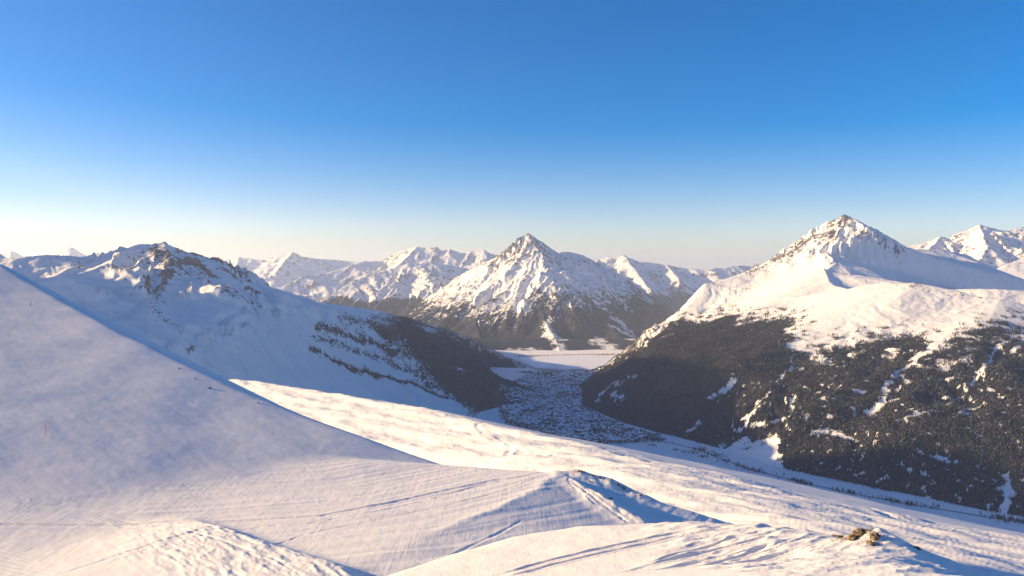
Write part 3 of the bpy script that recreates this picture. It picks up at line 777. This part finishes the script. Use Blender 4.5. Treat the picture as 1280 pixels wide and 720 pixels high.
# steep right flank keeps this shadow caster out of view
hh, _ = ridge(xg, yg, o1, 0.3, 0.64, 0.05)
hh = hh + 40 * fbm(xg / 700, yg / 700, 5, 131)
Vg = np.stack([xg, yg, hh], -1).reshape(-1, 3); Qg = grid_quads(*xg.shape)
kp = (hh > -990)[:-1, :-1].reshape(-1)
Vg, Qg, Ag = compact(Vg, Qg, {'rock': np.full(len(Vg), 0.1), 'forest': np.zeros(len(Vg))}, kp)
tag(mesh_np('shadow_range', Vg, Qg, M_mtn, Ag), kind='structure')

# ------------------------------------------------------------------ valley floor, lake, ground
xg, yg = np.meshgrid(np.linspace(-1400, 3400, 260), np.linspace(1800, 9400, 340))
hv = FLOOR + 5 * fbm(xg / 400, yg / 400, 4, 141) + 0.004 * np.abs(xg)
tag(mesh_np('valley_floor', np.stack([xg, yg, hv], -1).reshape(-1, 3), grid_quads(*xg.shape), M_mtn, {'rock': np.full(xg.size, 0.1), 'forest': np.zeros(xg.size)}), kind='structure')
xg, yg = np.meshgrid(np.linspace(-45000, 45000, 40), np.linspace(-9000, 60000, 40))
tag(mesh_np('ground', np.stack([xg, yg, np.full(xg.shape, -960.0)], -1).reshape(-1, 3), grid_quads(*xg.shape), M_mid, {'rock': np.full(xg.size, 0.1), 'forest': np.full(xg.size, 0.1)}), kind='structure')
lake_px = [(650, 447), (690, 445), (740, 444), (768, 446), (760, 455), (738, 463), (728, 462), (700, 463), (672, 461), (655, 455)]
lp = [P(a, b, (FLOOR + 9) / -(b - HZ) * F) for a, b in lake_px]
print('terrain done', round(time.time() - T0, 1))
# ------------------------------------------------------------------ things
def raw_mesh(name, V, Fc, mats, mi=None, smooth_shade=False):
    me = bpy.data.meshes.new(name); me.from_pydata([tuple(v) for v in V], [], Fc)
    for m in mats: me.materials.append(m)
    if mi is not None: me.polygons.foreach_set('material_index', mi)
    if smooth_shade: me.polygons.foreach_set('use_smooth', [True] * len(Fc))
    me.update(); return me

def link(name, me, loc=(0, 0, 0), rz=0.0, sc=1.0, parent=None):
    o = bpy.data.objects.new(name, me); o.location = loc; o.rotation_euler = (0, 0, rz)
    o.scale = (sc, sc, sc) if isinstance(sc, (int, float)) else sc
    COL.objects.link(o)
    if parent: o.parent = parent
    return o

M_needle = mat_plain('conifer_needles', (0.012, 0.016, 0.016), 0.9, 0.3, 0.15)
M_needle2 = mat_plain('larch_twigs', (0.042, 0.031, 0.024), 0.9, 0.3, 0.15)
M_bark = mat_plain('bark', (0.09, 0.065, 0.045), 0.9)
M_roofsnow = mat_plain('roof_snow', (0.80, 0.81, 0.84), 0.8)
M_walls = [mat_plain('house_wall_brown', (0.16, 0.10, 0.06), 0.8), mat_plain('house_wall_cream', (0.45, 0.38, 0.30), 0.8), mat_plain('house_wall_grey', (0.28, 0.26, 0.25), 0.8)]
M_glass = mat_plain('window_glass', (0.03, 0.04, 0.05), 0.2)
M_rock = mat_plain('ochre_rock', (0.15, 0.115, 0.075), 0.9, 0.45, 4.0)
M_grass = mat_plain('dry_grass', (0.20, 0.15, 0.075), 0.9, 0.3, 3.0)
M_steel = mat_plain('galvanised_steel', (0.42, 0.43, 0.45), 0.45)
M_darks = mat_plain('dark_painted_steel', (0.05, 0.05, 0.055), 0.5)
M_orange = mat_plain('orange_paint', (0.75, 0.16, 0.04), 0.6)
M_road = mat_plain('asphalt_with_slush', (0.07, 0.07, 0.075), 0.9, 0.4, 0.05)

def conifer(name, seed, leaf, tiers=5, seg=7, snow=0.18):
    """18 m tree: tapered trunk, tiers of drooping ragged boughs, some carrying snow"""
    r = random.Random(seed); V = []; Fc = []; mi = []
    for k in range(4):
        a = k * math.pi / 2
        V.append((0.28 * math.cos(a), 0.28 * math.sin(a), -1.5))
    V.append((0, 0, 14))
    for k in range(4): Fc.append((k, (k + 1) % 4, 4)); mi.append(1)
    for t in range(tiers):
        f = t / tiers
        zt = 18 * (0.20 + 0.80 * (f + 1.15 / tiers)); zt = min(zt, 18.0); zb = 18 * (0.12 + 0.80 * f)
        rb = 3.1 * (1 - f) ** 0.85 + 0.35
        c0 = len(V); V.append((r.uniform(-.15, .15), r.uniform(-.15, .15), zt))
        off = r.uniform(0, 6)
        for k in range(seg * 2):
            a = off + k * math.pi / seg
            rr = rb * (r.uniform(0.85, 1.25) if k % 2 == 0 else r.uniform(0.45, 0.7))
            V.append((rr * math.cos(a), rr * math.sin(a), zb + (r.uniform(-.6, .2) if k % 2 == 0 else r.uniform(.5, 1.2))))
        for k in range(seg * 2):
            Fc.append((c0, c0 + 1 + k, c0 + 1 + (k + 1) % (seg * 2))); mi.append(2 if r.random() < snow else 0)
    return raw_mesh(name, V, Fc, [leaf, M_bark, M_roofsnow], mi)
tree_me = [conifer('pine_tree', 1, M_needle, 5, 7, 0.03), conifer('pine_tree', 2, M_needle, 6, 6, 0.02), conifer('larch_tree', 3, M_needle2, 5, 6, 0.02)]

def gn_scatter(name, pts, scl, rot, src, mat=None):
    me = bpy.data.meshes.new(name); me.vertices.add(len(pts)); me.vertices.foreach_set('co', np.ascontiguousarray(pts, np.float32).ravel())
    a = me.attributes.new('s', 'FLOAT', 'POINT'); a.data.foreach_set('value', np.asarray(scl, np.float32))
    a = me.attributes.new('r', 'FLOAT', 'POINT'); a.data.foreach_set('value', np.asarray(rot, np.float32))
    me.update(); o = bpy.data.objects.new(name, me); COL.objects.link(o)
    ng = bpy.data.node_groups.new(name, 'GeometryNodeTree')
    ng.interface.new_socket('Geometry', in_out='INPUT', socket_type='NodeSocketGeometry'); ng.interface.new_socket('Geometry', in_out='OUTPUT', socket_type='NodeSocketGeometry')
    N = ng.nodes; Lk = ng.links; gi = N.new('NodeGroupInput'); go = N.new('NodeGroupOutput')
    ip = N.new('GeometryNodeInstanceOnPoints'); oi = N.new('GeometryNodeObjectInfo'); oi.inputs['Object'].default_value = src; oi.transform_space = 'ORIGINAL'
    oi.inputs['As Instance'].default_value = True
    s = N.new('GeometryNodeInputNamedAttribute'); s.data_type = 'FLOAT'; s.inputs['Name'].default_value = 's'
    r = N.new('GeometryNodeInputNamedAttribute'); r.data_type = 'FLOAT'; r.inputs['Name'].default_value = 'r'
    cb = N.new('ShaderNodeCombineXYZ'); Lk.new(r.outputs[0], cb.inputs['Z'])
    Lk.new(gi.outputs[0], ip.inputs['Points']); Lk.new(oi.outputs['Geometry'], ip.inputs['Instance']); Lk.new(cb.outputs[0], ip.inputs['Rotation']); Lk.new(s.outputs[0], ip.inputs['Scale'])
    Lk.new(ip.outputs[0], go.inputs[0])
    md = o.modifiers.new('scatter', 'NODES'); md.node_group = ng
    return o

# what hides the valley: the highest line of the near ground, per column
near_rows = YY[:, 0] * S
sl_near = (Hn * S) / (YY * S)
sky_near = sl_near.max(0)
def visible(x, y, z, lift=8.0):
    k = x / y; u = np.interp(k, U, sky_near)
    return ((z + lift) / y > u) & (k > -0.64) & (k < 0.64)

def scatter_on(G, n, x0, x1, y0, y1, dens=1.0, key='forest'):
    x = rng.uniform(x0, x1, n); y = rng.uniform(y0, y1, n)
    f = sample(G, x, y, key); z = sample(G, x, y, 'h')
    ok = (f > rng.uniform(0.12, 1.0, n) ** 0.8) & (z > FLOOR - 5)
    return x[ok], y[ok], z[ok]

xl, yl, zl = scatter_on(G_L, 110000, -1700, 700, 3000, 8300)
xr, yr, zr = scatter_on(G_R, 620000, 200, 4200, 2600, 7600)
print('forest points', len(xl), len(xr))

# ---- village on the valley floor
def floor_pt(px, py): Y = -FLOOR / (py - HZ) * F; return ((px - 640) / F * Y, Y)
def in_poly(x, y, poly): return wpoly(x, y, poly)
town = [floor_pt(*p) for p in [(640, 488), (652, 474), (668, 467), (700, 465), (735, 465), (752, 468), (738, 478), (727, 490), (722, 500), (732, 512), (752, 524), (776, 534), (806, 543), (830, 550), (760, 556), (700, 556), (660, 545), (634, 526), (624, 508)]]
def z_floor(x, y): return FLOOR + 5 * fbm(x / 400, y / 400, 4, 141) + 0.004 * np.abs(x)
def ground_z(x, y):
    z = z_floor(x, y)
    for G in (G_L, G_R): z = np.maximum(z, sample(G, x, y, 'h'))
    return z
def house_mesh(name, w, d, h, wall, rh=0.35):
    V = []; Fc = []; mi = []
    def box(x0, x1, y0, y1, z0, z1, m):
        b = len(V); V.extend([(x0, y0, z0), (x1, y0, z0), (x1, y1, z0), (x0, y1, z0), (x0, y0, z1), (x1, y0, z1), (x1, y1, z1), (x0, y1, z1)])
        for f in ((0, 1, 5, 4), (1, 2, 6, 5), (2, 3, 7, 6), (3, 0, 4, 7), (4, 5, 6, 7)): Fc.append(tuple(b + i for i in f)); mi.append(m)
    box(-w / 2, w / 2, -d / 2, d / 2, -3, h, 0)
    b = len(V); o = 0.9; rz = h + rh * d
    V.extend([(-w / 2, -d / 2, h), (w / 2, -d / 2, h), (w / 2, d / 2, h), (-w / 2, d / 2, h), (-w / 2, 0, rz - .2), (w / 2, 0, rz - .2)])
    Fc.extend([(b + 1, b + 2, b + 5), (b + 3, b, b + 4)]); mi.extend([0, 0])
    for sgn in (-1, 1):
        b = len(V); e = sgn * (d / 2 + o); ze = h - o * rh * 2 * 0.9
        V.extend([(-w / 2 - o, 0, rz + .55), (w / 2 + o, 0, rz + .55), (w / 2 + o, e, ze + .55), (-w / 2 - o, e, ze + .55), (-w / 2 - o, 0, rz), (w / 2 + o, 0, rz), (w / 2 + o, e, ze), (-w / 2 - o, e, ze)])
        for f in ((0, 1, 2, 3), (4, 7, 6, 5), (2, 6, 7, 3), (0, 3, 7, 4), (1, 5, 6, 2)): Fc.append(tuple(b + i for i in f)); mi.append(1)
    for k in range(3):
        x = -w / 2 + w * (k + 0.5) / 3
        for z in [1.2 + 2.9 * q for q in range(max(1, int(h / 3)))]:
            for sgn in (-1, 1):
                y = sgn * (d / 2 + 0.03); b = len(V); V.extend([(x - .7, y, z), (x + .7, y, z), (x + .7, y, z + 1.3), (x - .7, y, z + 1.3)]); Fc.append((b, b + 1, b + 2, b + 3)); mi.append(2)
    box(w * .2, w * .2 + 1, d * .12, d * .12 + 1, rz - 1, rz + 1.4, 0)
    return raw_mesh(name, V, Fc, [wall, M_roofsnow, M_glass], mi)
house_me = [house_mesh('house', 17, 13, 8.5, M_walls[0]), house_mesh('house', 22, 15, 11, M_walls[1], 0.28), house_mesh('house', 34, 17, 15, M_walls[2], 0.22), house_mesh('house', 14, 12, 7, M_walls[1], .4)]
tx = np.array([p[0] for p in town]); ty = np.array([p[1] for p in town])
hx_ = rng.uniform(tx.min(), tx.max(), 14000); hy_ = rng.uniform(ty.min(), ty.max(), 14000)
_, one_per = np.unique(np.floor(hx_ / 27).astype(int) * 100000 + np.floor(hy_ / 31).astype(int), return_index=True)
hx_, hy_ = hx_[one_per], hy_[one_per]
dens = fbm(hx_ / 210, hy_ / 260, 3, 151) + 0.25 * fbm(hx_ / 60, hy_ / 60, 2, 152)
keep = (in_poly(hx_, hy_, town) > 4) & (dens > -0.12 + 0.3 * rng.random(len(hx_)) - 0.12)
hx_, hy_ = hx_[keep], hy_[keep]; hz_ = ground_z(hx_, hy_)
keep = (hz_ < FLOOR + 90) & visible(hx_, hy_, hz_)
hx_, hy_, hz_ = hx_[keep], hy_[keep], hz_[keep]
order = np.argsort(hy_); hx_, hy_, hz_ = hx_[order], hy_[order], hz_[order]
print('houses', len(hx_))
NH = 290
kinds = [('brown timber chalet with thick snow on its gable roof in the valley village', 'brown chalets in the valley village'), ('cream walled house with a snowy gable roof in the valley village', 'cream houses in the valley village'),
         ('long grey apartment house with a low snowy roof in the valley village', 'grey apartment houses in the valley village'), ('small cream cottage with a steep snowy roof in the valley village', 'small cream cottages in the valley village')]
hk = rng.choice(4, len(hx_), p=[.35, .3, .12, .23])
for i in range(min(NH, len(hx_))):
    o = link('house', house_me[hk[i]], (hx_[i], hy_[i], hz_[i]), rng.uniform(-0.6, 0.6) + (math.pi / 2 if rng.random() < .4 else 0), rng.uniform(.85, 1.15))
    tag(o, kinds[hk[i]][0], 'house', kinds[hk[i]][1])
house_src = {}
for o in list(bpy.data.objects):
    if o.name.startswith('house') and o.type == 'MESH': house_src.setdefault(house_me.index(o.data), o)
for k in range(4):
    m = np.arange(len(hx_)) >= NH; m &= hk == k
    if m.sum() and k in house_src:
        g = gn_scatter('distant_houses', np.stack([hx_[m], hy_[m], hz_[m]], -1), rng.uniform(.85, 1.15, m.sum()), rng.uniform(-.6, .6, m.sum()) + (rng.random(m.sum()) < .4) * 1.57, house_src[k]); tag(g, kind='stuff')

# ---- village and valley trees
def town_trees(n):
    x = rng.uniform(tx.min(), tx.max(), n); y = rng.uniform(ty.min(), ty.max(), n)
    d = in_poly(x, y, town); c = fbm(x / 90, y / 90, 3, 153)
    c = 0.8 * c + 0.5 * gnoise(x / 31, y / 38, 154) - 0.5 * fbm(x / 210, y / 260, 3, 151)
    ok = (d > -30 + 40 * gnoise(x / 50, y / 60, 155)) & (rng.random(n) < np.clip(0.48 + 1.1 * c + 0.25 * (d < 50) + 0.35 * (y < 5100), 0.02, 0.9)); return x[ok], y[ok]
vx, vy = town_trees(26000)
# riverside and road-side shrubs along the foot of the right mountain
road_pts = [floor_pt(*p) for p in [(735, 536), (775, 545), (820, 551), (870, 562), (900, 574), (950, 592), (1000, 605), (1060, 617), (1130, 631), (1200, 643), (1290, 658), (1400, 682), (1500, 700)]]
def along(pts, n, spread):
    p = np.array(pts); sg = np.hypot(*np.diff(p, axis=0).T); cu = np.r_[0, np.cumsum(sg)]; t = rng.uniform(0, cu[-1], n)
    return np.interp(t, cu, p[:, 0]) + rng.normal(0, spread, n), np.interp(t, cu, p[:, 1]) + rng.normal(0, spread, n)
sx, sy = along(road_pts, 2600, 17)
kp_ = rng.random(len(sx)) < np.clip(0.15 + 1.6 * fbm(sx / 130, sy / 130, 3, 156), 0.02, 1); sx, sy = sx[kp_], sy[kp_]
bx_, by_ = [], []
for px, py, n, sp in ((815, 558, 12, 10), (846, 564, 10, 9), (856, 567, 10, 8), (868, 568, 22, 14), (880, 573, 16, 10), (906, 578, 14, 12), (735, 541, 26, 14), (829, 551, 10, 10), (893, 571, 18, 14), (700, 533, 60, 40)):
    c = floor_pt(px, py); bx_ += list(rng.normal(c[0], sp * 1.3, n)); by_ += list(rng.normal(c[1], sp, n))
s1, t1 = along([floor_pt(*p) for p in [(650, 466), (690, 466), (730, 467), (756, 463)]], 900, 30); s2, t2 = along([floor_pt(*p) for p in [(640, 446), (690, 445), (740, 444), (775, 444)]], 500, 26)
vx = np.r_[vx, sx, bx_, s1, s2]; vy = np.r_[vy, sy, by_, t1, t2]
vz = ground_z(vx, vy)
ok = vz < FLOOR + 120; vx, vy, vz = vx[ok], vy[ok], vz[ok]
# the low shoulder at the foot of the left mountain
# ---- share out: the nearest ones in view are trees of their own, the rest are forest
def tree_split(x, y, z):
    vis = visible(x, y, z, 12); return vis
AX = np.r_[xl, xr, vx]; AY = np.r_[yl, yr, vy]; AZ = np.r_[zl, zr, vz]; AS = np.r_[np.zeros(len(xl)), np.ones(len(xr)), np.full(len(vx), 2)]
vis = visible(AX, AY, AZ, 14)
AX, AY, AZ, AS = AX[vis], AY[vis], AZ[vis], AS[vis]
sc_ = np.where(AS == 2, rng.uniform(.45, .95, len(AX)), np.where(AS == 0, rng.uniform(.55, 1.0, len(AX)), rng.uniform(.45, .95, len(AX)) * (1 + 0.35 * gnoise(AX / 90, AY / 90, 157))))
kd = np.where(rng.random(len(AX)) < np.where(AS == 2, .55, .16), 2, np.where(rng.random(len(AX)) < .5, 0, 1))
ot = np.argsort(AY / sc_); NT = 290
one = np.zeros(len(AX), bool); one[ot[:NT]] = True
rt = rng.uniform(0, 6.28, len(AX))
src = {}
for i in np.nonzero(one)[0]:
    k = int(kd[i]); o = link('larch_tree' if k == 2 else 'pine_tree', tree_me[k], (AX[i], AY[i], AZ[i]), rt[i], sc_[i])
    side = 'on the lower slope of the right mountain' if AS[i] == 1 else ('beside the road on the valley floor' if AS[i] == 2 else 'on the slope of the left mountain')
    lab = ('bare brown larch tree ' if k == 2 else ('dark conical pine tree with broad boughs ' if k == 0 else 'slim dark pine tree with dense boughs ')) + side
    tag(o, lab, 'tree', lab.replace('tree', 'trees').replace('bare brown larch trees', 'bare larches')); src.setdefault(k, o)
for k in range(3):
    for s_, nm in ((0, 'left_forest'), (1, 'right_forest'), (2, 'valley_trees')):
        m = (~one) & (kd == k) & (AS == s_)
        if m.sum() and k in src:
            g = gn_scatter('forest' if s_ < 2 else 'valley_trees', np.stack([AX[m], AY[m], AZ[m]], -1), sc_[m], rt[m], src[k]); tag(g, kind='stuff')
print('trees', len(AX), sorted(src), round(time.time() - T0, 1))

# ---- lake, road
Vl = [(x, y, 0) for x, y, z in []]
def sheet(name, pts, z, mat, sub=40):
    """a flat sheet filled from an outline, as a triangle fan of rings"""
    p = np.array([(a, b) for a, b, *_ in pts]); c = p.mean(0); n = len(p)
    q = []
    for i in range(n):
        for t in np.linspace(0, 1, 8, endpoint=False): q.append(p[i] * (1 - t) + p[(i + 1) % n] * t)
    q = np.array(q); V = [(c[0], c[1], z)] + [(a + 6 * math.sin(i * 1.7), b + 8 * math.sin(i * 2.3), z) for i, (a, b) in enumerate(q)]
    Fc = [(0, 1 + i, 1 + (i + 1) % len(q)) for i in range(len(q))]
    o = link(name, raw_mesh(name, V, Fc, [mat])); return o
M_ice = mat_plain('snow_covered_ice', (0.82, 0.83, 0.86), 0.55, 0.04, 0.004)
tag(sheet('frozen_lake', lp, FLOOR + 14, M_ice), kind='structure')
rp = np.array(road_pts); n = 160
cu = np.r_[0, np.cumsum(np.hypot(*np.diff(rp, axis=0).T))]; t = np.linspace(0, cu[-1], n); cx = np.interp(t, cu, rp[:, 0]); cy = np.interp(t, cu, rp[:, 1])
dxr, dyr = np.gradient(cx), np.gradient(cy); ll = np.hypot(dxr, dyr); nx, ny = -dyr / ll, dxr / ll
V = []
for i in range(n):
    for s_ in (-5, 5):
        X_, Y_ = cx[i] + nx[i] * s_, cy[i] + ny[i] * s_; V.append((X_, Y_, float(ground_z(np.array([X_]), np.array([Y_]))[0]) + 0.6))
tag(link('valley_road', raw_mesh('valley_road', V, [(2 * i, 2 * i + 2, 2 * i + 3, 2 * i + 1) for i in range(n - 1)], [M_road])), kind='structure')

# ---- small things on the snow
def near_z(x, y):
    """height in metres of the near ground at world x, y"""
    return float(near_h(np.array([[x / S]]), np.array([[y / S]]))[0][0, 0]) * S
def drop(px, py, y0, y1):
    """first ground point met along a sight line"""
    k = (px - 640) / F; s = (py - HZ) / F; ys = np.geomspace(y0, y1, 400)
    h = near_h((k * ys / S)[None, :], (ys / S)[None, :])[0][0] * S
    i = np.argmax(-s * ys < h); return k * ys[i], ys[i], h[i]
def tube(V, Fc, a, b, r0, r1, seg=8):
    a = np.array(a, float); b = np.array(b, float); d = b - a; d /= np.linalg.norm(d)
    u = np.cross(d, (0, 0, 1)) if abs(d[2]) < .9 else np.cross(d, (1, 0, 0)); u /= np.linalg.norm(u); v = np.cross(d, u); b0 = len(V)
    for c, r in ((a, r0), (b, r1)):
        for k in range(seg): w = k * 2 * math.pi / seg; V.append(tuple(c + r * (math.cos(w) * u + math.sin(w) * v)))
    for k in range(seg): Fc.append((b0 + k, b0 + (k + 1) % seg, b0 + seg + (k + 1) % seg, b0 + seg + k))
    Fc.append(tuple(b0 + k for k in range(seg))[::-1]); Fc.append(tuple(b0 + seg + k for k in range(seg)))
def part(name, mat, parent, tubes):
    V = []; Fc = []
    for t_ in tubes: tube(V, Fc, *t_)
    o = link(name, raw_mesh(name, V, Fc, [mat])); o.parent = parent; return o
def empty(name, loc, rz=0):
    o = bpy.data.objects.new(name, None); o.location = loc; o.rotation_euler = (0, 0, rz); COL.objects.link(o); return o
mp = drop(38, 384, 60, 400)
e = empty('marker_post', mp); tag(e, 'dark marker post standing alone high on the shaded left hill', 'post')
part('post', M_darks, e, [((0, 0, -.5), (0.03, 0, 1.25), .07, .06)]); part('cap', M_steel, e, [((0.03, 0, 1.25), (0.03, 0, 1.35), .10, .08)])
mp = drop(57, 546, 60, 300)
e = empty('marker_pole', mp); tag(e, 'thin orange piste marker low on the shaded left hill', 'marker')
part('pole', M_orange, e, [((0, 0, -.4), (0, 0, 1.5), .035, .03)]); part('disc', M_orange, e, [((0, -.02, 1.45), (0, .02, 1.45), .09, .09, 14)])
mp = drop(405, 487, 500, 1500)
e = empty('lift_pylon', mp, 0.5); tag(e, 'ski lift pylon with a crossarm at the far edge of the sunlit plateau', 'lift pylon')
part('mast', M_steel, e, [((0, 0, -1), (0, 0, 9.5), .42, .28)]); part('crossarm', M_darks, e, [((-2.4, 0, 9.6), (2.4, 0, 9.6), .2, .2)])
for s_ in (-1, 1): part('sheave_frame', M_darks, e, [((s_ * 2.3, -1.4, 9.2), (s_ * 2.3, 1.4, 9.2), .22, .22)])
part('ladder', M_steel, e, [((.5, 0.1, 0), (.42, .1, 9), .04, .04), ((.5, -.25, 0), (.42, -.25, 9), .04, .04)])

def rock_mesh(seed, sx, sy, sz, sub=3):
    import bmesh
    bm = bmesh.new(); bmesh.ops.create_icosphere(bm, subdivisions=sub, radius=1.0)
    co = np.array([v.co[:] for v in bm.verts]); n = np.round(co * 2.3 + 0.35 * gnoise(co[:, :1] * 3 + seed, co[:, 1:2] * 3 + co[:, 2:] * 2, seed + 1)) / 2.3 * 0.45 + co * 0.55
    d = 1 + 0.35 * gnoise(co[:, 0] * 1.6 + seed, co[:, 1] * 1.6 + co[:, 2] * 1.3, seed) + 0.22 * (ridged(co[:, 0] * 2.5 + co[:, 2], co[:, 1] * 2.5 + seed, 3, seed) - .5)
    n = n * d[:, None] * (sx, sy, sz)
    for v, c in zip(bm.verts, n): v.co = c
    me = bpy.data.meshes.new('rock'); bm.to_mesh(me); bm.free(); me.materials.append(M_rock); return me
rocks = [(1048, 672, 1.0, .30, 'flat ochre rock at the left end of the grassy knoll'), (1066, 674, .9, .40, 'low brown rock left of the knoll top'), (1078, 667, 1.3, .5, 'largest ochre rock on the crest of the grassy knoll'),
         (1094, 672, .7, .55, 'steep brown rock right under the knoll crest'), (1088, 680, .6, .35, 'small dark rock on the near face of the knoll'), (1146, 686, .5, .25, 'lone dark rock on the shaded right flank of the knoll')]
for i, (px, py, w, hgt, lab) in enumerate(rocks):
    p = drop(px, py, 30, 90); tag(link('rock', rock_mesh(i + 3, w * .42, w * .34, hgt * .55), (p[0], p[1], p[2] - .04), i * 1.3), lab, 'rock')
mr = [(725, 589, .8, 'dark rock on the very top of the snow mound'), (741, 593, .55, 'second rock down the crest of the snow mound'), (749, 597, .5, 'pointed rock just below the top of the snow mound'), (771, 605, .5, 'rock halfway down the right crest of the snow mound'),
      (780, 610, .4, 'small rock low on the right crest of the snow mound'), (738, 601, .45, 'dark rock in the shaded hollow below the mound top'), (763, 622, .6, 'brown rock on the middle rib of the snow mound'), (800, 618, .4, 'lowest rock on the right crest of the mound')]
for i, (px, py, w, lab) in enumerate(mr):
    p = drop(px, py + 1.5, 80, 250); tag(link('rock', rock_mesh(i + 20, w * .5, w * .4, w * .28, 3), p, i * 1.1), lab, 'rock')
for i, (px, py, w, lab) in enumerate([(224, 458, .45, 'highest small dark stone along the crest of the left hill'), (244, 471, .4, 'small stone second from the top along the left hill crest'), (262, 483, .6, 'larger dark stone on the crest of the left hill'), (322, 501, .4, 'lowest dark stone along the crest of the left hill')]):
    p = drop(px, py + 3, 60, 300); tag(link('rock', rock_mesh(i + 40, w * .6, w * .5, w * .4, 2), p, i * 1.7), lab, 'rock')
# dry grass on the knoll: thin blades
V = []; Fc = []
for cx_, cy_, n_, sp in ((1050, 673, 110, .45), (1066, 671, 160, .5), (1080, 665, 280, .55), (1093, 669, 200, .4), (1092, 679, 110, .3), (1145, 684, 60, .2)):
    p = drop(cx_, cy_ + 1, 30, 90); sp = sp * .6
    gx_ = rng.normal(p[0], sp, n_); gy_ = rng.normal(p[1], sp * .8, n_)
    gz_ = near_h((gx_ / S)[None, :], (gy_ / S)[None, :])[0][0] * S
    for x, y, z in zip(gx_, gy_, gz_):
        hgt = rng.uniform(.03, .13); a = rng.uniform(0, 6.28); w = .018; lx, ly = rng.normal(0, .10, 2); b = len(V)
        V += [(x - w * math.cos(a), y - w * math.sin(a), z - .03), (x + w * math.cos(a), y + w * math.sin(a), z - .03), (x + lx, y + ly, z + hgt)]; Fc.append((b, b + 1, b + 2))
tag(link('dry_grass', raw_mesh('dry_grass', V, Fc, [M_grass])), kind='stuff')

# ------------------------------------------------------------------ haze
def make_haze():
    bpy_me = bpy.data.meshes.new('haze')
    x0, x1, y0, y1, z0, z1 = -46000, 46000, -10000, 61000, -970, 900
    v = [(x, y, z) for z in (z0, z1) for y in (y0, y1) for x in (x0, x1)]
    f = [(0, 2, 3, 1), (4, 5, 7, 6), (0, 1, 5, 4), (2, 6, 7, 3), (0, 4, 6, 2), (1, 3, 7, 5)]
    bpy_me.from_pydata(v, [], f); bpy_me.update()
    m = bpy.data.materials.new('haze_air'); m.use_nodes = True; nt = m.node_tree; nt.nodes.clear()
    out = nt.nodes.new('ShaderNodeOutputMaterial'); pv = nt.nodes.new('ShaderNodeVolumePrincipled')
    pv.inputs['Color'].default_value = (0.80, 0.88, 1.0, 1)
    pv.inputs['Density'].default_value = HAZE_D
    pv.inputs['Anisotropy'].default_value = 0.5
    nt.links.new(pv.outputs[0], out.inputs['Volume'])
    bpy_me.materials.append(m)
    o = bpy.data.objects.new('haze', bpy_me); COL.objects.link(o); tag(o, kind='stuff')
HAZE_D = 2.8e-5
make_haze()
print('script done', round(time.time() - T0, 1))
